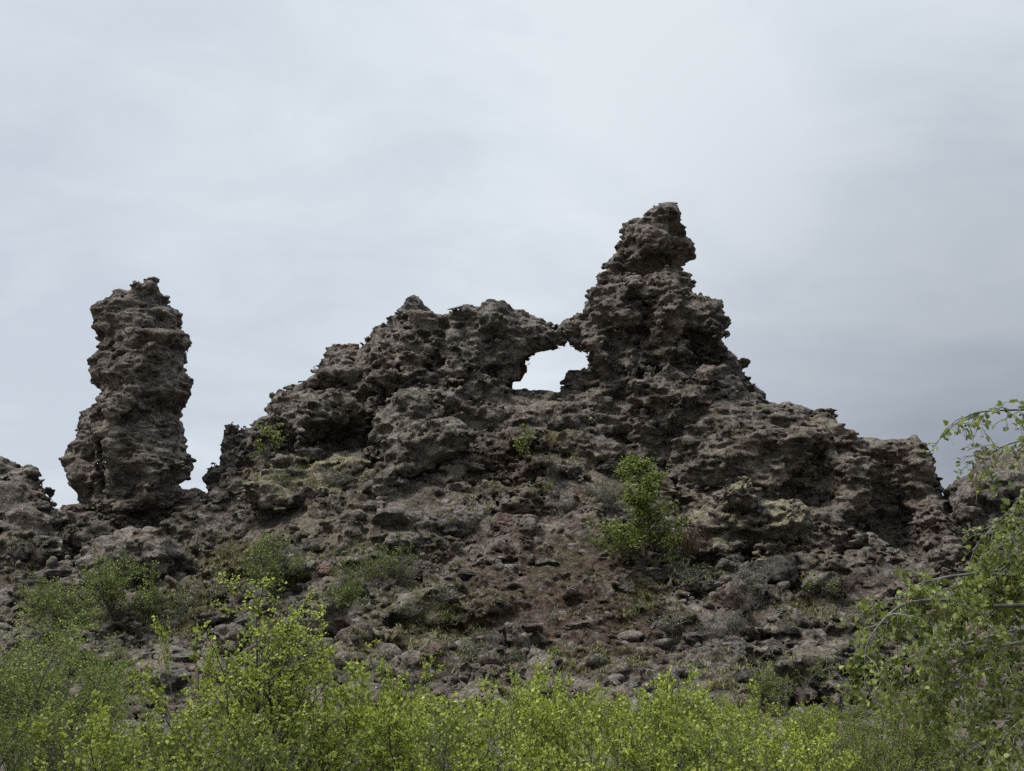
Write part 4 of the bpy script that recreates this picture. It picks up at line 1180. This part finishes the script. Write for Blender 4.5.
for i, (px, py, hp, where) in enumerate(DW):
    slope_plant('dwarf_shrub', 'dwarf%d' % (i % 2), M_leaf_grey if i % 3 else M_leaf_willow, M_bark_grey, px, py, hp, 'tiny grey green dwarf shrub ' + where, 'dwarf shrub', 1.2, group='dwarf shrubs on the slope')

# grass and moss tufts in the gully and between the stones
rg = np.random.RandomState(31)
gv, gt = [], []
for px, py, rx, ry, cnt in ((225, 570, 45, 32, 420), (180, 612, 40, 22, 300), (310, 478, 50, 22, 260), (440, 625, 40, 30, 260), (545, 448, 40, 22, 200), (395, 560, 40, 30, 200), (690, 575, 30, 18, 140),
                            (640, 600, 50, 20, 160), (810, 600, 40, 22, 200), (90, 610, 60, 25, 260), (30, 560, 30, 40, 120), (560, 660, 90, 16, 240), (330, 650, 60, 22, 200), (760, 680, 60, 20, 240), (500, 500, 60, 30, 140)):
    for _ in range(cnt):
        h = hit_pixel(px + rg.normal() * rx * 0.6, py + rg.normal() * ry * 0.6)
        if h is None or h[0].y > 55 or h[1].z < 0.15:
            continue
        c = np.array(h[0]); nb = rg.randint(9, 16)
        for b in range(nb):
            a = rg.uniform(0, 6.28); L_ = rg.uniform(0.08, 0.24); w = rg.uniform(0.008, 0.016)
            d = unit(np.array([math.cos(a) * 0.7, math.sin(a) * 0.7, 0.8 + 0.5 * rg.rand()])); sd_ = np.array([-math.sin(a), math.cos(a), 0]) * w
            p = c + np.array([rg.normal() * 0.07, rg.normal() * 0.07, -0.02])
            m_ = p + d * L_ * 0.6; tp = p + d * L_ + np.array([math.cos(a), math.sin(a), -0.6]) * L_ * 0.25
            k = len(gv); gv += [p - sd_, p + sd_, m_ + sd_ * 0.8, m_ - sd_ * 0.8, tp]
            gt += [[k, k + 1, k + 2], [k, k + 2, k + 3], [k + 3, k + 2, k + 4]]
M_grass = leaf_material('grass_blade', (0.075, 0.075, 0.025), (0.155, 0.16, 0.05), (0.27, 0.25, 0.10), 0.25)
o = link('grass', mesh_from('grass', np.array(gv), None, np.array(gt), smooth=False), M_grass)
tag(o, 'olive green grass and moss tufts between the stones of the slope and gully', 'grass', kind='stuff')

# the near birch whose branches hang in from the right
rng = np.random.RandomState(77)
BR = [
    ([(1185, 462, 4.7), (1110, 424, 4.6), (1060, 411, 4.5), (1010, 410, 4.4), (975, 413, 4.35), (955, 424, 4.3)], 0.008),
    ([(1185, 480, 4.9), (1110, 450, 4.8), (1060, 440, 4.7), (1025, 440, 4.6), (1000, 448, 4.55), (982, 462, 4.5)], 0.008),
    ([(1185, 520, 4.4), (1120, 480, 4.3), (1075, 470, 4.2), (1045, 475, 4.1), (1022, 492, 4.1)], 0.008),
    ([(1185, 580, 5.0), (1110, 560, 4.9), (1050, 555, 4.8), (1005, 560, 4.7), (975, 575, 4.6)], 0.009),
    ([(1185, 610, 4.6), (1100, 590, 4.5), (1034, 578, 4.4), (975, 574, 4.3), (925, 582, 4.25), (895, 598, 4.2)], 0.010),
    ([(1185, 650, 4.5), (1100, 616, 4.4), (1034, 606, 4.3), (985, 606, 4.25), (945, 600, 4.2), (905, 604, 4.15), (880, 624, 4.1), (862, 652, 4.1)], 0.011),
    ([(1185, 660, 4.9), (1090, 634, 4.9), (1020, 630, 4.8), (965, 644, 4.75), (925, 650, 4.7), (890, 672, 4.7)], 0.009),
    ([(1185, 700, 4.7), (1110, 670, 4.6), (1034, 655, 4.5), (985, 665, 4.4), (945, 688, 4.35)], 0.009),
    ([(1185, 750, 4.4), (1110, 725, 4.3), (1055, 710, 4.2), (1020, 722, 4.2), (992, 750, 4.1)], 0.009),
    ([(1185, 545, 4.7), (1110, 505, 4.6), (1055, 498, 4.5), (1015, 510, 4.5), (988, 532, 4.45)], 0.008),
    ([(1185, 560, 4.4), (1110, 520, 4.3), (1060, 518, 4.25), (1025, 530, 4.2), (1000, 548, 4.2)], 0.008),
    ([(1185, 830, 4.7), (1100, 790, 4.6), (1040, 745, 4.5), (1000, 735, 4.5), (965, 755, 4.45)], 0.009),
    ([(1185, 780, 5.0), (1110, 735, 4.9), (1060, 690, 4.8), (1015, 690, 4.8), (985, 706, 4.8)], 0.009),
    ([(1185, 800, 4.5), (1120, 775, 4.4), (1065, 760, 4.3), (1030, 775, 4.3)], 0.009),
    ([(1185, 590, 5.2), (1110, 575, 5.1), (1040, 590, 5.0), (985, 600, 5.0), (950, 618, 4.9)], 0.008),
    ([(1185, 690, 5.3), (1090, 690, 5.2), (1020, 684, 5.1), (970, 705, 5.0)], 0.008),
    ([(1185, 630, 4.3), (1090, 625, 4.3), (1030, 640, 4.25), (985, 650, 4.2), (950, 668, 4.2), (928, 700, 4.2)], 0.008),
    ([(1185, 560, 4.6), (1110, 545, 4.6), (1060, 545, 4.5), (1020, 556, 4.5), (995, 575, 4.4)], 0.008),
]
br, lp, ld = [], [], []
trunk_pts = [np.array([2.92, 4.75, -0.1]), np.array([2.86, 4.75, 0.6]), np.array([2.88, 4.74, 1.3]), np.array([2.93, 4.76, 2.0]), np.array([2.9, 4.75, 2.8]), np.array([2.95, 4.75, 3.6])]
br.append((trunk_pts, 0.075, 0.02))
def smooth_line(P, k=5):
    P = np.asarray(P, float); out = []
    for i in range(len(P) - 1):
        p0, p1, p2, p3 = P[max(i - 1, 0)], P[i], P[i + 1], P[min(i + 2, len(P) - 1)]
        for t in np.linspace(0, 1, k, endpoint=False):
            out.append(0.5 * ((2 * p1) + (-p0 + p2) * t + (2 * p0 - 5 * p1 + 4 * p2 - p3) * t * t + (-p0 + 3 * p1 - 3 * p2 + p3) * t ** 3))
    out.append(P[-1]); return out
dens = 1.0
def twig(p, d, L, r, depth):
    n = 6; pts = [p]; dd = d
    for i in range(n):
        dd = unit(dd + rng.normal(size=3) * 0.16 + np.array([0, 0, -0.16]))
        p = p + dd * L / n; pts.append(p)
        if depth and rng.rand() < 0.55:
            s = unit(dd + rng.normal(size=3) * 0.6)
            twig(p, s, L * rng.uniform(0.35, 0.6), r * 0.7, depth - 1)
    br.append((pts, r, r * 0.5))
    m = int(dens * L / 0.0120)
    for j in range(m):
        f = (0.1 + 0.9 * rng.rand()) * (n - 1e-3); i = int(f)
        lp.append(pts[i] + (pts[i + 1] - pts[i]) * (f - i)); ld.append(unit(dd * 0.5 + rng.normal(size=3) * 0.7))
branch_lines = [(smooth_line([W(*q) for q in pix]), r) for pix, r in BR]
for a in range(9):      # the far side of the crown, outside the photograph
    z0 = 1.2 + 0.26 * a
    an = rng.uniform(-1.3, 1.3)
    p0 = np.array([2.9, 4.75, z0]); d0 = np.array([math.cos(an), math.sin(an), 0.25])
    branch_lines.append((smooth_line([p0 + d0 * t + np.array([0, 0, -0.25 * t * t]) for t in (0, 0.35, 0.7, 1.05)]), 0.010))
for bi, (pts, r) in enumerate(branch_lines):
    br.append((pts, r, 0.0022))
    dens = 0.5 if bi < 3 else 1.0
    n = len(pts)
    for i in range(3, n):
        for rep in range(2):
            if rng.rand() < 0.62 * (0.75 if bi < 3 else 1):
                d = unit(pts[i] - pts[i - 1])
                twig(pts[i], unit(d * 0.6 + rng.normal(size=3) * 0.5 + np.array([0, 0, -0.12])), rng.uniform(0.08, 0.21), 0.0022, 1)
    twig(pts[-1], unit(pts[-1] - pts[-2]), 0.16, 0.002, 1)
root = bpy.data.objects.new('birch_tree', None); COL.objects.link(root); root.location = (2.92, 4.75, 0)
bpy.context.view_layer.update()
tag(root, 'close birch with larger leaves, its drooping branches reaching in from the right edge', 'tree')
for nm, me, mt in (('trunk', tube_mesh('near_birch_wood', br, 7), M_bark_grey), ('crown', leaf_mesh('near_birch_leaves', lp, ld, rng, 0.0205, big=True, up=0.3, aspect=0.85), M_leaf_birch)):
    o = link(nm, me, mt, root); o.matrix_parent_inverse = root.matrix_world.inverted()

# ------------------------------------------------------------------ sky and light
world = bpy.data.worlds.new('World'); SC.world = world
world.use_nodes = True
nt = world.node_tree
for n in list(nt.nodes):
    nt.nodes.remove(n)
SUN_EL, SUN_AZ = math.radians(56), math.radians(-110)     # azimuth clockwise from +Y: behind and left of the camera
outw = nt.nodes.new('ShaderNodeOutputWorld')
bg = nt.nodes.new('ShaderNodeBackground'); bg.inputs['Strength'].default_value = 0.1
sky = nt.nodes.new('ShaderNodeTexSky'); sky.sky_type = 'NISHITA'; sky.sun_disc = False
sky.sun_elevation = SUN_EL; sky.sun_rotation = SUN_AZ
tc = nt.nodes.new('ShaderNodeTexCoord')
dirv = tc.outputs['Generated']
sx = nt.nodes.new('ShaderNodeSeparateXYZ'); nt.links.new(dirv, sx.inputs[0])
# project the view direction onto a flat cloud deck
den = mul(nt, mul(nt, sx.outputs[2], 0.0, 'MAXIMUM'), 0.22, 'ADD')
cx = mul(nt, sx.outputs[0], den, 'DIVIDE'); cy = mul(nt, sx.outputs[1], den, 'DIVIDE')
cmb = nt.nodes.new('ShaderNodeCombineXYZ'); nt.links.new(cx, cmb.inputs[0]); nt.links.new(cy, cmb.inputs[1])
c1 = noise(nt, cmb.outputs[0], 0.8, 6, 0.5, 0.5, 3.1)
mpc = nt.nodes.new('ShaderNodeMapping'); mpc.inputs['Rotation'].default_value = (0, 0, 0.5); mpc.inputs['Scale'].default_value = (1.2, 2.0, 1)
nt.links.new(cmb.outputs[0], mpc.inputs['Vector'])
c2 = noise(nt, mpc.outputs[0], 1.0, 9, 0.56, 0.8, 8.7)
c3 = noise(nt, cmb.outputs[0], 4.5, 8, 0.6, 0.6, 2.2)
cl = mul(nt, mul(nt, mul(nt, c1, 0.46), mul(nt, c2, 0.34), 'ADD'), mul(nt, c3, 0.20), 'ADD')
for bx, by, brad, bamt in ((680, 95, 0.13, 0.09), (745, 165, 0.08, 0.07), (230, 185, 0.16, 0.05), (560, 60, 0.2, 0.03)):
    bd = ray(bx, by); bd = bd / np.linalg.norm(bd)
    vd = nt.nodes.new('ShaderNodeVectorMath'); vd.operation = 'DISTANCE'
    nt.links.new(dirv, vd.inputs[0]); vd.inputs[1].default_value = tuple(bd)
    wd = mul(nt, vd.outputs['Value'], mul(nt, mul(nt, c2, 0.5, 'SUBTRACT'), 0.35), 'ADD')
    g = nt.nodes.new('ShaderNodeMapRange'); g.interpolation_type = 'SMOOTHSTEP'
    g.inputs[1].default_value = brad; g.inputs[2].default_value = 0.0; nt.links.new(wd, g.inputs[0])
    cl = mul(nt, cl, mul(nt, g.outputs[0], bamt), 'ADD')
clr = nt.nodes.new('ShaderNodeValToRGB')
el = clr.color_ramp.elements
el[0].position = 0.40; el[0].color = (3.16, 3.51, 3.89, 1)
el[1].position = 0.60; el[1].color = (4.22, 4.50, 4.72, 1)
nt.links.new(cl, clr.inputs[0])
# heavier cloud low on the right
mr = nt.nodes.new('ShaderNodeMapRange'); mr.interpolation_type = 'SMOOTHSTEP'
mr.inputs[1].default_value = 0.0; mr.inputs[2].default_value = 0.40; nt.links.new(sx.outputs[0], mr.inputs[0])
mz = nt.nodes.new('ShaderNodeMapRange'); mz.interpolation_type = 'SMOOTHSTEP'
mz.inputs[1].default_value = 0.60; mz.inputs[2].default_value = 0.12; nt.links.new(sx.outputs[2], mz.inputs[0])
dk = mul(nt, mul(nt, mr.outputs[0], mz.outputs[0]), mul(nt, ramp(nt, c1, 0.30, 0.62).outputs[0], -0.35, 'MULTIPLY'), 'MULTIPLY')
dkf = mul(nt, mul(nt, mr.outputs[0], mz.outputs[0]), 1.05)
dkf = mul(nt, dkf, dk, 'ADD')
cloud = mixc(nt, dkf, clr.outputs[0], (1.10, 1.22, 1.46))
# overcast deck gets brighter towards the zenith
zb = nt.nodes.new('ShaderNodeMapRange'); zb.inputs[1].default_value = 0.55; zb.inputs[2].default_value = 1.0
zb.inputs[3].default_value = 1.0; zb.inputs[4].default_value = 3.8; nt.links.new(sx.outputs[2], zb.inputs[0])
# added dimming of the unseen sky behind the viewer, to lessen flat frontal fill
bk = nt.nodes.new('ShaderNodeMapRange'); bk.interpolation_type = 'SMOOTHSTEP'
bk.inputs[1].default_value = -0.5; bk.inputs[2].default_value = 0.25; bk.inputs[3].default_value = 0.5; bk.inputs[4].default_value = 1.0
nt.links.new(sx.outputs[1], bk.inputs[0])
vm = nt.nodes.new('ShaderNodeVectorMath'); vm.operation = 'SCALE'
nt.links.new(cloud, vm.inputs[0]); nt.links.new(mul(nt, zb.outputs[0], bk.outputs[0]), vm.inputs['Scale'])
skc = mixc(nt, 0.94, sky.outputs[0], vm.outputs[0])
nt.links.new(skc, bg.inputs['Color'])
nt.links.new(bg.outputs[0], outw.inputs['Surface'])

sl = bpy.data.lights.new('sun', 'SUN'); sl.energy = 1.5; sl.angle = math.radians(10); sl.color = (1.0, 0.96, 0.90)
so = bpy.data.objects.new('sun', sl); COL.objects.link(so)
sd = Vector((math.sin(SUN_AZ) * math.cos(SUN_EL), math.cos(SUN_AZ) * math.cos(SUN_EL), math.sin(SUN_EL)))
so.rotation_euler = sd.to_track_quat('Z', 'Y').to_euler()

cd = bpy.data.cameras.new('camera'); cam = bpy.data.objects.new('camera', cd); COL.objects.link(cam)
cd.sensor_width = 36; cd.lens = 36 * F / 1024; cd.clip_end = 20000; cd.clip_start = 0.05
cam.location = tuple(EYE); cam.rotation_euler = (PI / 2 + PITCH, 0, 0)
SC.camera = cam

vs = SC.view_settings
vs.view_transform = 'Standard'; vs.look = 'None'; vs.gamma = 1; vs.use_curve_mapping = False; vs.exposure = 0.9
SC.cycles.use_denoising = False; SC.cycles.sample_clamp_indirect = 3.0; SC.cycles.max_bounces = 6; SC.cycles.diffuse_bounces = 3; SC.cycles.transparent_max_bounces = 4
